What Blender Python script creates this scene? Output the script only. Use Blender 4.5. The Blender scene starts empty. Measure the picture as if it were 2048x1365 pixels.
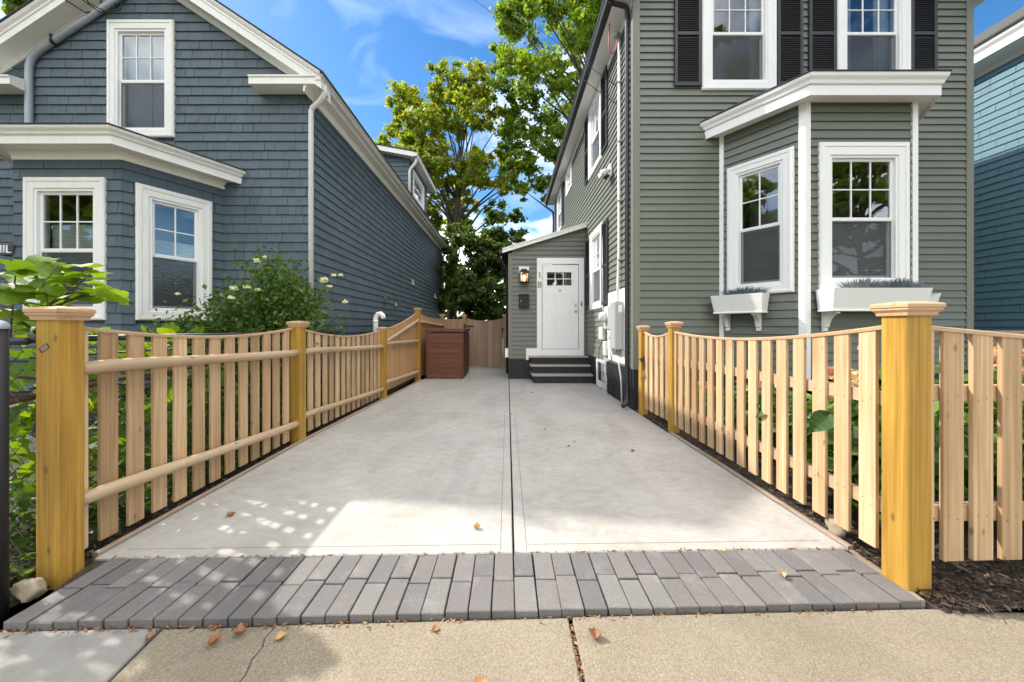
import bpy, math, random
import numpy as np
from mathutils import Vector, Matrix

random.seed(7)
rng = np.random.default_rng(7)
scene = bpy.context.scene
col = scene.collection

# ---------------------------------------------------------------- camera
cam_data = bpy.data.cameras.new("camera")
cam_data.sensor_width = 36.0
cam_data.lens = 36.0 * 700.0 / 2048.0
cam_data.shift_x = 0.0044
cam_data.shift_y = -0.0134
cam_data.clip_start = 0.05
cam_data.clip_end = 2000.0
cam = bpy.data.objects.new("camera", cam_data)
cam.location = (0.0, 0.0, 1.27)
cam.rotation_euler = (math.radians(90), 0, 0)
col.objects.link(cam)
scene.camera = cam

# ---------------------------------------------------------------- sky, sun, exposure
SUN = Vector((-1.0, 0.41, 1.0)).normalized()          # towards the sun
SUN_EL = math.asin(SUN.z)
SUN_AZ = math.atan2(SUN.x, SUN.y)                      # clockwise from +Y
world = bpy.data.worlds.new("World")
scene.world = world
world.use_nodes = True
wn, wl = world.node_tree.nodes, world.node_tree.links
wn.clear()
w_out = wn.new("ShaderNodeOutputWorld")
w_bg = wn.new("ShaderNodeBackground")
w_bg.inputs["Strength"].default_value = 0.15
sky = wn.new("ShaderNodeTexSky")
sky.sky_type = "NISHITA"
sky.sun_disc = False
sky.sun_elevation = SUN_EL
sky.sun_rotation = SUN_AZ
sky.air_density = 1.0
sky.dust_density = 0.3
sky.ozone_density = 1.6
# bright clouds added for neutral fill light, lying mostly outside the camera's view
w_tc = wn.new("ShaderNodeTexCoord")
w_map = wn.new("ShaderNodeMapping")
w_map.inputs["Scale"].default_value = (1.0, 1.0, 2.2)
w_map.inputs["Location"].default_value = (13.591, 19.178, 0.597)  # offset picked to keep the framed sky mostly clear of the fill clouds
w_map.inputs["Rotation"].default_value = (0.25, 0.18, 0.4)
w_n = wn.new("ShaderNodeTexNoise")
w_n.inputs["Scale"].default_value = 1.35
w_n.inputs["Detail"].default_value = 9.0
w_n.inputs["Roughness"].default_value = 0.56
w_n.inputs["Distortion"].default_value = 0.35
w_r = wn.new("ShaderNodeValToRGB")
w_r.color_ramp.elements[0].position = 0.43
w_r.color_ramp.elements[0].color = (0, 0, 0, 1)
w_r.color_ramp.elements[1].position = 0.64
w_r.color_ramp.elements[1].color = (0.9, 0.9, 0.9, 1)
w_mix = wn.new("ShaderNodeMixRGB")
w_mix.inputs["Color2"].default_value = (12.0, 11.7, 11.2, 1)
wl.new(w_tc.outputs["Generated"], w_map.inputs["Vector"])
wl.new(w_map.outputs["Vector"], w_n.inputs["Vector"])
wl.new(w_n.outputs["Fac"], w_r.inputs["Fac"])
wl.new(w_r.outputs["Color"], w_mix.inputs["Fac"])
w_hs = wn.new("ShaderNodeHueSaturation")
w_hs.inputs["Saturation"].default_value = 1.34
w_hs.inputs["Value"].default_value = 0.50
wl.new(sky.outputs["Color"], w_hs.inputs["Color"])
w_map2 = wn.new("ShaderNodeMapping")
w_map2.inputs["Scale"].default_value = (1.0, 1.6, 3.0)
w_map2.inputs["Rotation"].default_value = (0.5, 0.3, 0.9)
w_n2 = wn.new("ShaderNodeTexNoise")
w_n2.inputs["Scale"].default_value = 3.4
w_n2.inputs["Detail"].default_value = 7.0
w_n2.inputs["Distortion"].default_value = 0.8
w_r2 = wn.new("ShaderNodeValToRGB")
w_r2.color_ramp.elements[0].position = 0.5
w_r2.color_ramp.elements[0].color = (0, 0, 0, 1)
w_r2.color_ramp.elements[1].position = 0.8
w_r2.color_ramp.elements[1].color = (0.30, 0.30, 0.30, 1)
w_mix2 = wn.new("ShaderNodeMixRGB")
w_mix2.inputs["Color2"].default_value = (4.0, 4.6, 5.6, 1)
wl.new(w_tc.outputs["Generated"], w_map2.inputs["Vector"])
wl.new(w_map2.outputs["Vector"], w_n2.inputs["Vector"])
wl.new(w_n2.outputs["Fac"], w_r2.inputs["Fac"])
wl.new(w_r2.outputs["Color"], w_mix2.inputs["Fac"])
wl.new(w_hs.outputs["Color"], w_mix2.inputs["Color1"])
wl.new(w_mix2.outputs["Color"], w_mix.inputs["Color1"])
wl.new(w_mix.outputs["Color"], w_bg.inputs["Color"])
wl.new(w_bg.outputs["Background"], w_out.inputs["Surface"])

sun_data = bpy.data.lights.new("sun", "SUN")
sun_data.energy = 2.0
sun_data.angle = math.radians(1.0)
sun_data.color = (1.0, 0.95, 0.87)
sun = bpy.data.objects.new("sun", sun_data)
sun.rotation_euler = SUN.to_track_quat("Z", "Y").to_euler()
sun.location = (-20, 10, 25)
col.objects.link(sun)

vs = scene.view_settings
vs.view_transform = "Standard"
vs.look = "None"
vs.gamma = 1.0
vs.use_curve_mapping = False
vs.exposure = 1.57
try:
    scene.cycles.max_bounces = 8
    scene.cycles.diffuse_bounces = 5
    scene.cycles.transparent_max_bounces = 12
    scene.cycles.use_denoising = True
except Exception:
    pass

# ---------------------------------------------------------------- helpers
WLOC = {}


class MB:
    """Collects shapes and links them as one mesh object."""

    def __init__(self):
        self.v, self.f = [], []

    def add(self, verts, faces):
        n = len(self.v)
        self.v += [tuple(p) for p in verts]
        self.f += [tuple(i + n for i in f) for f in faces]
        return self

    def box(self, x0, x1, y0, y1, z0, z1, ch=0.0, fr=None):
        if x0 > x1: x0, x1 = x1, x0
        if y0 > y1: y0, y1 = y1, y0
        if z0 > z1: z0, z1 = z1, z0
        if ch <= 0:
            vs_ = [(x, y, z) for x in (x0, x1) for y in (y0, y1) for z in (z0, z1)]
            fs = [(0, 1, 3, 2), (4, 6, 7, 5), (0, 4, 5, 1), (2, 3, 7, 6), (0, 2, 6, 4), (1, 5, 7, 3)]
        else:
            vs_, idx = [], {}
            for sx, x in ((0, x0), (1, x1)):
                for sy, y in ((0, y0), (1, y1)):
                    for sz, z in ((0, z0), (1, z1)):
                        dx, dy, dz = (ch if sx == 0 else -ch), (ch if sy == 0 else -ch), (ch if sz == 0 else -ch)
                        for ax in range(3):
                            p = (x if ax == 0 else x + dx, y if ax == 1 else y + dy, z if ax == 2 else z + dz)
                            idx[(sx, sy, sz, ax)] = len(vs_)
                            vs_.append(p)
            fs = []
            g = lambda a, b, c, d: idx[(a, b, c, d)]
            for s in (0, 1):
                q = [(s, 0, 0), (s, 1, 0), (s, 1, 1), (s, 0, 1)]
                fs.append([g(*k, 0) for k in q])
                q = [(0, s, 0), (1, s, 0), (1, s, 1), (0, s, 1)]
                fs.append([g(*k, 1) for k in q])
                q = [(0, 0, s), (1, 0, s), (1, 1, s), (0, 1, s)]
                fs.append([g(*k, 2) for k in q])
            for a in (0, 1):
                for b in (0, 1):
                    fs.append([g(a, b, 0, 0), g(a, b, 1, 0), g(a, b, 1, 1), g(a, b, 0, 1)])
                    fs.append([g(a, 0, b, 0), g(a, 1, b, 0), g(a, 1, b, 2), g(a, 0, b, 2)])
                    fs.append([g(0, a, b, 1), g(1, a, b, 1), g(1, a, b, 2), g(0, a, b, 2)])
                    for c in (0, 1):
                        fs.append([g(a, b, c, 0), g(a, b, c, 1), g(a, b, c, 2)])
        if fr:
            vs_ = [fr.p(*p) for p in vs_]
        return self.add(vs_, fs)

    def prism(self, prof, p0, p1, ax_a, ax_b):
        """profile (a, b) placed on axes ax_a, ax_b, run from p0 to p1"""
        p0, p1, a_, b_ = Vector(p0), Vector(p1), Vector(ax_a), Vector(ax_b)
        n = len(prof)
        vs_ = [p0 + a_ * a + b_ * b for a, b in prof] + [p1 + a_ * a + b_ * b for a, b in prof]
        fs = [(i, (i + 1) % n, n + (i + 1) % n, n + i) for i in range(n)]
        fs += [tuple(range(n - 1, -1, -1)), tuple(range(n, 2 * n))]
        return self.add(vs_, fs)

    def tube(self, pts, rad, n=8, cap=True):
        pts = [Vector(p) for p in pts]
        if not isinstance(rad, (list, tuple)):
            rad = [rad] * len(pts)
        vs_, fs = [], []
        prev = None
        for i, p in enumerate(pts):
            d = (pts[min(i + 1, len(pts) - 1)] - pts[max(i - 1, 0)])
            if d.length < 1e-9: d = Vector((0, 0, 1))
            d.normalize()
            if prev is None:
                ref = Vector((0, 0, 1)) if abs(d.z) < 0.9 else Vector((1, 0, 0))
                a = d.cross(ref).normalized()
            else:
                a = (prev - d * prev.dot(d))
                a = a.normalized() if a.length > 1e-6 else d.orthogonal().normalized()
            prev = a
            b = d.cross(a)
            for k in range(n):
                t = 2 * math.pi * k / n
                vs_.append(p + (a * math.cos(t) + b * math.sin(t)) * rad[i])
        for i in range(len(pts) - 1):
            for k in range(n):
                k2 = (k + 1) % n
                fs.append((i * n + k, i * n + k2, (i + 1) * n + k2, (i + 1) * n + k))
        if cap:
            fs.append(tuple(range(n - 1, -1, -1)))
            m = (len(pts) - 1) * n
            fs.append(tuple(range(m, m + n)))
        return self.add(vs_, fs)

    def lathe(self, prof, c, n=16, axis="Z"):
        """profile of (radius, height)"""
        vs_, fs = [], []
        for r, h in prof:
            for k in range(n):
                t = 2 * math.pi * k / n
                x, y, z = r * math.cos(t), r * math.sin(t), h
                if axis == "X": x, y, z = h, r * math.cos(t), r * math.sin(t)
                if axis == "Y": x, y, z = r * math.cos(t), h, r * math.sin(t)
                vs_.append((c[0] + x, c[1] + y, c[2] + z))
        for i in range(len(prof) - 1):
            for k in range(n):
                k2 = (k + 1) % n
                fs.append((i * n + k, i * n + k2, (i + 1) * n + k2, (i + 1) * n + k))
        fs.append(tuple(range(n - 1, -1, -1)))
        m = (len(prof) - 1) * n
        fs.append(tuple(range(m, m + n)))
        return self.add(vs_, fs)

    def build(self, name, mat, parent=None, smooth=False, kind=None, label=None):
        a = np.array(self.v, dtype=float)
        c = (a.min(0) + a.max(0)) / 2
        if parent is None:
            c[2] = a[:, 2].min()
        me = bpy.data.meshes.new(name)
        me.from_pydata([tuple(p) for p in (a - c)], [], self.f)
        me.validate()
        fix_normals(me)
        if smooth:
            me.polygons.foreach_set("use_smooth", [True] * len(me.polygons))
        me.materials.append(mat)
        o = place(name, me, c, parent)
        if kind: o["kind"] = kind
        if label: o["label"] = label
        return o


def fix_normals(me):
    import bmesh
    b = bmesh.new()
    b.from_mesh(me)
    bmesh.ops.recalc_face_normals(b, faces=b.faces)
    b.to_mesh(me)
    b.free()


def place(name, data, loc, parent=None, rot=None):
    o = bpy.data.objects.new(name, data)
    o.location = loc
    if rot: o.rotation_euler = rot
    col.objects.link(o)
    if parent is not None:
        o.parent = parent
        o.matrix_parent_inverse = Matrix.Translation(-Vector(WLOC[parent.name]))
    WLOC[o.name] = Vector(loc)
    return o


def thing(name, label, cat, loc, group=None):
    o = place(name, None, loc)
    o.empty_display_size = 0.2
    return tag(o, label, cat, group)


def tag(o, label, cat, group=None):
    o["label"], o["category"] = label, cat
    if group: o["group"] = group
    return o


def structure(o):
    o["kind"] = "structure"
    return o


class Fr:
    """a vertical wall frame: u along the wall, w outwards, z up"""

    def __init__(self, x, y, x2, y2, out):
        d = Vector((x2 - x, y2 - y))
        self.L = d.length
        self.o, self.u = Vector((x, y)), d.normalized()
        n = Vector((self.u.y, -self.u.x))
        self.n = n if n.dot(Vector(out)) > 0 else -n

    def p(self, u, w, z):
        q = self.o + self.u * u + self.n * w
        return (q.x, q.y, z)


def leaf_cloud(P, N, size, mat, name, parent, aspect=1.5, fold=0.25, kind="stuff", hang=0.3, quad=False):
    """many small folded leaves: P centres, N facing, sizes"""
    n = len(P)
    N = N / np.linalg.norm(N, axis=1, keepdims=True)
    r = rng.normal(size=(n, 3))
    r[:, 2] -= hang * 2
    T = r - N * np.sum(r * N, 1, keepdims=True)
    T /= np.linalg.norm(T, axis=1, keepdims=True) + 1e-9
    B = np.cross(N, T)
    s = size * rng.uniform(0.65, 1.3, size=(n, 1))
    base = P - T * s * aspect * 0.5
    tip = P + T * s * aspect * 0.5 - N * s * 0.12
    lf = P + B * s * 0.5 + N * s * fold - T * s * 0.1
    rt = P - B * s * 0.5 + N * s * fold - T * s * 0.1
    V = np.stack([base, lf, tip, rt], 1).reshape(-1, 3)
    i = np.arange(n)[:, None] * 4
    F = np.concatenate([i + np.array([[0, 1, 2]]), i + np.array([[0, 2, 3]])], 1).reshape(-1, 3)
    c = (V.min(0) + V.max(0)) / 2
    me = bpy.data.meshes.new(name)
    me.vertices.add(len(V)); me.vertices.foreach_set("co", (V - c).astype(np.float32).ravel())
    me.loops.add(F.size); me.loops.foreach_set("vertex_index", F.astype(np.int32).ravel())
    me.polygons.add(len(F)); me.polygons.foreach_set("loop_start", np.arange(0, F.size, 3, dtype=np.int32))
    me.update(calc_edges=True)
    me.materials.append(mat)
    o = place(name, me, c, parent)
    if kind: o["kind"] = kind
    return o


# ---------------------------------------------------------------- materials
MATS = {}


def new_mat(name):
    m = bpy.data.materials.new(name)
    m.use_nodes = True
    nt = m.node_tree
    nt.nodes.clear()
    out = nt.nodes.new("ShaderNodeOutputMaterial")
    bs = nt.nodes.new("ShaderNodeBsdfPrincipled")
    nt.links.new(bs.outputs[0], out.inputs[0])
    MATS[name] = m
    return m, nt.nodes, nt.links, bs, out


def ramp(n, stops):
    r = n.new("ShaderNodeValToRGB")
    el = r.color_ramp.elements
    while len(el) < len(stops): el.new(0.5)
    for e, (p, c) in zip(el, stops):
        e.position = p
        e.color = (*c, 1) if len(c) == 3 else c
    return r


def noise(n, l, vec, scale, detail=4, rough=0.55, dist=0.0):
    t = n.new("ShaderNodeTexNoise")
    t.inputs["Scale"].default_value = scale
    t.inputs["Detail"].default_value = detail
    t.inputs["Roughness"].default_value = rough
    t.inputs["Distortion"].default_value = dist
    if vec is not None: l.new(vec, t.inputs["Vector"])
    return t


def mixc(n, l, a, b, fac, mode="MIX"):
    m = n.new("ShaderNodeMixRGB")
    m.blend_type = mode
    for k, x in (("Color1", a), ("Color2", b), ("Fac", fac)):
        if hasattr(x, "node"): l.new(x, m.inputs[k])
        elif isinstance(x, (int, float)): m.inputs[k].default_value = x
        else: m.inputs[k].default_value = (*x, 1)
    return m.outputs["Color"]


def bump(n, l, h, strength, dist=0.01, base=None):
    b = n.new("ShaderNodeBump")
    b.inputs["Strength"].default_value = strength
    b.inputs["Distance"].default_value = dist
    l.new(h, b.inputs["Height"])
    if base is not None: l.new(base, b.inputs["Normal"])
    return b.outputs["Normal"]


def coords(n, l, kind="world", scale=(1, 1, 1), rnd=False):
    if kind == "world":
        g = n.new("ShaderNodeNewGeometry").outputs["Position"]
    else:
        g = n.new("ShaderNodeTexCoord").outputs["Object"]
    m = n.new("ShaderNodeMapping")
    m.inputs["Scale"].default_value = scale
    l.new(g, m.inputs["Vector"])
    if rnd:
        oi = n.new("ShaderNodeObjectInfo")
        c = n.new("ShaderNodeCombineXYZ")
        mu = n.new("ShaderNodeMath"); mu.operation = "MULTIPLY"; mu.inputs[1].default_value = 57.0
        l.new(oi.outputs["Random"], mu.inputs[0])
        for k in "XYZ": l.new(mu.outputs[0], c.inputs[k])
        l.new(c.outputs[0], m.inputs["Location"])
    return m.outputs["Vector"]


def paint(name, c, rough=0.5, var=0.06, scale=3.0, grain=None, bmp=0.15, island=0.0, dirt=None):
    """painted board: slight tone drift, optional streaks and per-piece difference"""
    m, n, l, bs, out = new_mat(name)
    v = coords(n, l, "world")
    t = noise(n, l, v, scale, 5)
    d = tuple(x * (1 - var * 1.6) for x in c)
    b = tuple(min(1, x * (1 + var)) for x in c)
    colr = mixc(n, l, d, b, t.outputs["Fac"])
    if island:
        g = n.new("ShaderNodeNewGeometry")
        rr = ramp(n, [(0, (1 - island,) * 3), (1, (1 + island * 0.7,) * 3)])
        l.new(g.outputs["Random Per Island"], rr.inputs["Fac"])
        colr = mixc(n, l, colr, rr.outputs["Color"], 1.0, "MULTIPLY")
    if dirt:
        t2 = noise(n, l, coords(n, l, "world", (6, 6, 1.2)), 2.0, 6, 0.65)
        rr = ramp(n, [(0.5, (0, 0, 0)), (0.8, (dirt[3],) * 3)])
        l.new(t2.outputs["Fac"], rr.inputs["Fac"])
        colr = mixc(n, l, colr, dirt[:3], rr.outputs["Color"])
    l.new(colr, bs.inputs["Base Color"])
    bs.inputs["Roughness"].default_value = rough
    gv = coords(n, l, "world", grain or (40, 40, 40))
    t3 = noise(n, l, gv, 1.0 if grain else 3.0, 4)
    l.new(bump(n, l, t3.outputs["Fac"], bmp, 0.004), bs.inputs["Normal"])
    return m


def wood(name, dark, light, axis="Z", rough=0.6, knots=True, obj_var=0.12, coarse=1.0, green=0.0, contrast=1.0):
    """long irregular grain along one axis, a few knots, tone differs from board to board"""
    m, n, l, bs, out = new_mat(name)

    def along(across, length):
        return {"Z": (across, across, length), "Y": (across, length, across), "X": (length, across, across)}[axis]
    t = noise(n, l, coords(n, l, "object", along(75 * coarse, 1.1), True), 1.0, 3, 0.5, 0.3)
    t2 = noise(n, l, coords(n, l, "object", along(17 * coarse, 0.9), True), 1.0, 3, 0.55, 1.6)
    t3 = noise(n, l, coords(n, l, "object", along(4, 1.6), True), 1.0, 2, 0.5, 0.0)
    f = mixc(n, l, mixc(n, l, t.outputs["Fac"], t2.outputs["Fac"], 0.42), t3.outputs["Fac"], 0.25)
    sp = 0.17 / contrast
    rr = ramp(n, [(0.5 - sp, dark), (0.5 + sp, light)])
    l.new(f, rr.inputs["Fac"])
    c = rr.outputs["Color"]
    oi = n.new("ShaderNodeObjectInfo")
    r2 = ramp(n, [(0, (1 - obj_var, 1 - obj_var * 1.15, 1 - obj_var * 1.35)), (1, (1 + obj_var * 0.5,) * 3)])
    l.new(oi.outputs["Random"], r2.inputs["Fac"])
    c = mixc(n, l, c, r2.outputs["Color"], 1.0, "MULTIPLY")
    if knots:
        vo = n.new("ShaderNodeTexVoronoi")
        vo.inputs["Scale"].default_value = 1.0
        l.new(coords(n, l, "object", along(9, 4.2), True), vo.inputs["Vector"])
        kr = ramp(n, [(0.05, (0.7, 0.7, 0.7)), (0.115, (0, 0, 0))])
        l.new(vo.outputs["Distance"], kr.inputs["Fac"])
        c = mixc(n, l, c, tuple(x * 0.42 for x in dark), kr.outputs["Color"])
    if green:
        gt = noise(n, l, coords(n, l, "object", (5, 5, 0.9), True), 1.5, 3)
        gr = ramp(n, [(0.45, (0, 0, 0)), (0.75, (green,) * 3)])
        l.new(gt.outputs["Fac"], gr.inputs["Fac"])
        c = mixc(n, l, c, (0.17, 0.15, 0.03), gr.outputs["Color"])
    l.new(c, bs.inputs["Base Color"])
    bs.inputs["Roughness"].default_value = rough
    l.new(bump(n, l, t2.outputs["Fac"], 0.12, 0.002), bs.inputs["Normal"])
    return m


def leaf_mat(name, c1, c2, c3, trans=0.4, rough=0.45):
    """leaves: colour differs from leaf to leaf, light shines through"""
    m, n, l, bs, out = new_mat(name)
    g = n.new("ShaderNodeNewGeometry")
    rr = ramp(n, [(0, c1), (0.6, c2), (1, c3)])
    l.new(g.outputs["Random Per Island"], rr.inputs["Fac"])
    big = noise(n, l, coords(n, l, "world"), 0.55, 2)
    br = ramp(n, [(0.35, (0.72, 0.78, 0.72)), (0.65, (1.2, 1.15, 1.05))])
    l.new(big.outputs["Fac"], br.inputs["Fac"])
    c = mixc(n, l, rr.outputs["Color"], br.outputs["Color"], 1.0, "MULTIPLY")
    l.new(c, bs.inputs["Base Color"])
    bs.inputs["Roughness"].default_value = rough
    tr = n.new("ShaderNodeBsdfTranslucent")
    c2_ = mixc(n, l, c, (1.5, 1.6, 0.6), 1.0, "MULTIPLY")
    l.new(c2_, tr.inputs["Color"])
    mx = n.new("ShaderNodeMixShader")
    mx.inputs[0].default_value = trans
    l.new(bs.outputs[0], mx.inputs[1]); l.new(tr.outputs[0], mx.inputs[2])
    l.new(mx.outputs[0], out.inputs[0])
    return m


def plain(name, c, rough=0.5, metal=0.0, bmp=0.1, var=0.08, scale=12.0):
    m, n, l, bs, out = new_mat(name)
    v = coords(n, l, "object", rnd=True)
    t = noise(n, l, v, scale, 4)
    colr = mixc(n, l, tuple(x * (1 - var) for x in c), tuple(min(1, x * (1 + var)) for x in c), t.outputs["Fac"])
    l.new(colr, bs.inputs["Base Color"])
    bs.inputs["Roughness"].default_value = rough
    bs.inputs["Metallic"].default_value = metal
    if bmp:
        l.new(bump(n, l, t.outputs["Fac"], bmp, 0.003), bs.inputs["Normal"])
    return m


def glass_mat():
    m, n, l, bs, out = new_mat("window_glass")
    n.remove(bs)
    tr = n.new("ShaderNodeBsdfTransparent"); tr.inputs["Color"].default_value = (0.82, 0.87, 0.85, 1)
    gl = n.new("ShaderNodeBsdfGlossy"); gl.inputs["Roughness"].default_value = 0.01
    gl.inputs["Color"].default_value = (0.95, 0.97, 1, 1)
    fr = n.new("ShaderNodeFresnel"); fr.inputs["IOR"].default_value = 1.6
    t = noise(n, l, coords(n, l, "world"), 2.2, 1)
    l.new(bump(n, l, t.outputs["Fac"], 0.12, 0.02), gl.inputs["Normal"])
    ad = n.new("ShaderNodeMath"); ad.operation = "ADD"; ad.inputs[1].default_value = 0.10; ad.use_clamp = True
    l.new(fr.outputs[0], ad.inputs[0])
    mx = n.new("ShaderNodeMixShader")
    l.new(ad.outputs[0], mx.inputs[0]); l.new(tr.outputs[0], mx.inputs[1]); l.new(gl.outputs[0], mx.inputs[2])
    l.new(mx.outputs[0], out.inputs[0])
    return m


def screen_mat():
    m, n, l, bs, out = new_mat("insect_screen")
    bs.inputs["Base Color"].default_value = (0.045, 0.047, 0.05, 1)
    bs.inputs["Roughness"].default_value = 0.45
    tr = n.new("ShaderNodeBsdfTransparent")
    mx = n.new("ShaderNodeMixShader"); mx.inputs[0].default_value = 0.55
    l.new(tr.outputs[0], mx.inputs[1]); l.new(bs.outputs[0], mx.inputs[2])
    l.new(mx.outputs[0], out.inputs[0])
    return m


M_glass, M_screen = glass_mat(), screen_mat()
M_vinyl = paint("grey_green_vinyl", (0.148, 0.160, 0.131), 0.5, 0.05, 2.0, (3, 3, 90), 0.12, island=0.05)
M_vinyl_corner = paint("grey_green_corner_post", (0.18, 0.186, 0.15), 0.5, 0.04, 2.0)
M_shingle = paint("slate_blue_shingle", (0.080, 0.112, 0.135), 0.62, 0.10, 5.0, (120, 120, 5), 0.35, island=0.16)
M_shingle_back = paint("slate_blue_backing", (0.045, 0.055, 0.065), 0.8, 0.05)
M_teal = paint("teal_shingle", (0.10, 0.205, 0.255), 0.62, 0.08, 5.0, (120, 120, 5), 0.3, island=0.14)
M_white = paint("white_trim_paint", (0.87, 0.862, 0.84), 0.4, 0.03, 3.0, bmp=0.04, dirt=(0.55, 0.53, 0.47, 0.10))
M_cream = paint("aged_white_trim_paint", (0.85, 0.83, 0.78), 0.45, 0.05, 2.2, bmp=0.06, dirt=(0.50, 0.46, 0.33, 0.22))
M_pvc = plain("white_plastic", (0.86, 0.855, 0.84), 0.35, 0, 0.02, 0.03)
M_gutter = plain("white_gutter_metal", (0.70, 0.69, 0.66), 0.35, 0.0, 0.03, 0.05)
M_galv = plain("grey_painted_pipe", (0.36, 0.39, 0.42), 0.4, 0.2, 0.05, 0.08)
M_line = plain("tooled_groove", (0.17, 0.16, 0.15), 0.9, 0, 0, 0.2)
M_wire = plain("wire_insulation", (0.012, 0.012, 0.013), 0.95, 0, 0, 0.1)
M_util = plain("pale_grey_plastic", (0.58, 0.58, 0.565), 0.45, 0, 0.03, 0.06)
M_iron = plain("dark_grey_numeral", (0.10, 0.10, 0.10), 0.5, 0.3, 0, 0.1)
M_dark = plain("dark_bronze_gutter", (0.022, 0.022, 0.023), 0.4, 0.0, 0.05, 0.15)
M_black = plain("black_metal", (0.010, 0.010, 0.011), 0.6, 0.0, 0.05, 0.2)
M_shutter = paint("charcoal_shutter", (0.028, 0.028, 0.031), 0.45, 0.1, 6.0)
M_found = paint("black_foundation_paint", (0.016, 0.016, 0.018), 0.6, 0.2, 4.0, None, 0.5, dirt=(0.07, 0.066, 0.06, 0.3))
M_roof = paint("asphalt_roof_shingle", (0.05, 0.048, 0.046), 0.9, 0.3, 30.0, None, 0.8)
M_room = plain("dim_room", (0.34, 0.33, 0.31), 0.9, 0, 0, 0.1)
M_blind = plain("white_blind", (0.62, 0.65, 0.66), 0.7, 0, 0, 0.03)
M_curtain = plain("sheer_curtain", (0.66, 0.70, 0.76), 0.8, 0, 0, 0.04)
M_picket = wood("fresh_cedar_picket", (0.44, 0.27, 0.135), (0.70, 0.50, 0.30), "Z", contrast=1.35, obj_var=.28)
M_board = wood("fresh_cedar_board", (0.45, 0.245, 0.10), (0.60, 0.375, 0.185), "Z")
M_gate = wood("pinkish_cedar_board", (0.30, 0.185, 0.125), (0.42, 0.28, 0.19), "Z", obj_var=0.2)
M_railY = wood("peeled_log_rail", (0.40, 0.275, 0.170), (0.56, 0.42, 0.275), "Y")
M_railX = wood("sawn_rail", (0.42, 0.26, 0.14), (0.60, 0.41, 0.25), "X")
M_post = wood("yellow_treated_post", (0.31, 0.155, 0.018), (0.55, 0.315, 0.046), "Z", coarse=1.0, obj_var=0.06, green=0.3, contrast=1.45)
M_cap = wood("cedar_post_cap", (0.47, 0.28, 0.145), (0.62, 0.42, 0.25), "X", obj_var=0.1)
M_edge = wood("weathered_edging_board", (0.25, 0.19, 0.14), (0.40, 0.31, 0.24), "Y", knots=False)
M_bark = paint("tree_bark", (0.085, 0.068, 0.055), 0.9, 0.35, 6.0, (14, 14, 3), 0.9)
M_vinewood = paint("vine_stem_bark", (0.10, 0.055, 0.035), 0.85, 0.3, 20.0)
M_stem = paint("green_stem", (0.10, 0.12, 0.04), 0.7, 0.2, 20.0)
M_tan = plain("grey_tan_tread", (0.36, 0.325, 0.29), 0.7, 0, 0.3, 0.2, 30)
M_greybox = plain("grey_electrical_metal", (0.42, 0.43, 0.42), 0.4, 0.1, 0.03, 0.05)
M_silver = plain("brushed_nickel", (0.55, 0.54, 0.52), 0.3, 0.9, 0.0, 0.05)
M_brass = plain("weathered_brass", (0.42, 0.34, 0.18), 0.35, 0.7, 0.05, 0.1)
M_red = plain("red_cable", (0.45, 0.10, 0.09), 0.5)
M_leaf_maple = leaf_mat("maple_leaf_turning", (0.125, 0.185, 0.022), (0.23, 0.275, 0.032), (0.42, 0.34, 0.05), 0.58)
M_leaf_green = leaf_mat("tree_leaf_green", (0.095, 0.165, 0.020), (0.185, 0.255, 0.032), (0.28, 0.32, 0.05), 0.58)
M_leaf_dark = leaf_mat("tree_leaf_dark", (0.040, 0.080, 0.018), (0.085, 0.140, 0.028), (0.17, 0.20, 0.045), 0.45)
M_leaf_rose = leaf_mat("rose_leaf", (0.035, 0.085, 0.018), (0.085, 0.155, 0.030), (0.19, 0.23, 0.055), 0.42)
M_leaf_hyd = leaf_mat("hydrangea_leaf", (0.040, 0.110, 0.020), (0.095, 0.200, 0.030), (0.20, 0.29, 0.05), 0.35)
M_leaf_lav = leaf_mat("lavender_leaf", (0.10, 0.13, 0.155), (0.15, 0.18, 0.215), (0.20, 0.22, 0.28), 0.15)
M_petal_w = leaf_mat("cream_petal", (0.72, 0.70, 0.50), (0.78, 0.76, 0.62), (0.80, 0.72, 0.40), 0.3)
M_petal_p = leaf_mat("pink_green_petal", (0.55, 0.16, 0.20), (0.62, 0.38, 0.22), (0.55, 0.52, 0.22), 0.3)


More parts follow.
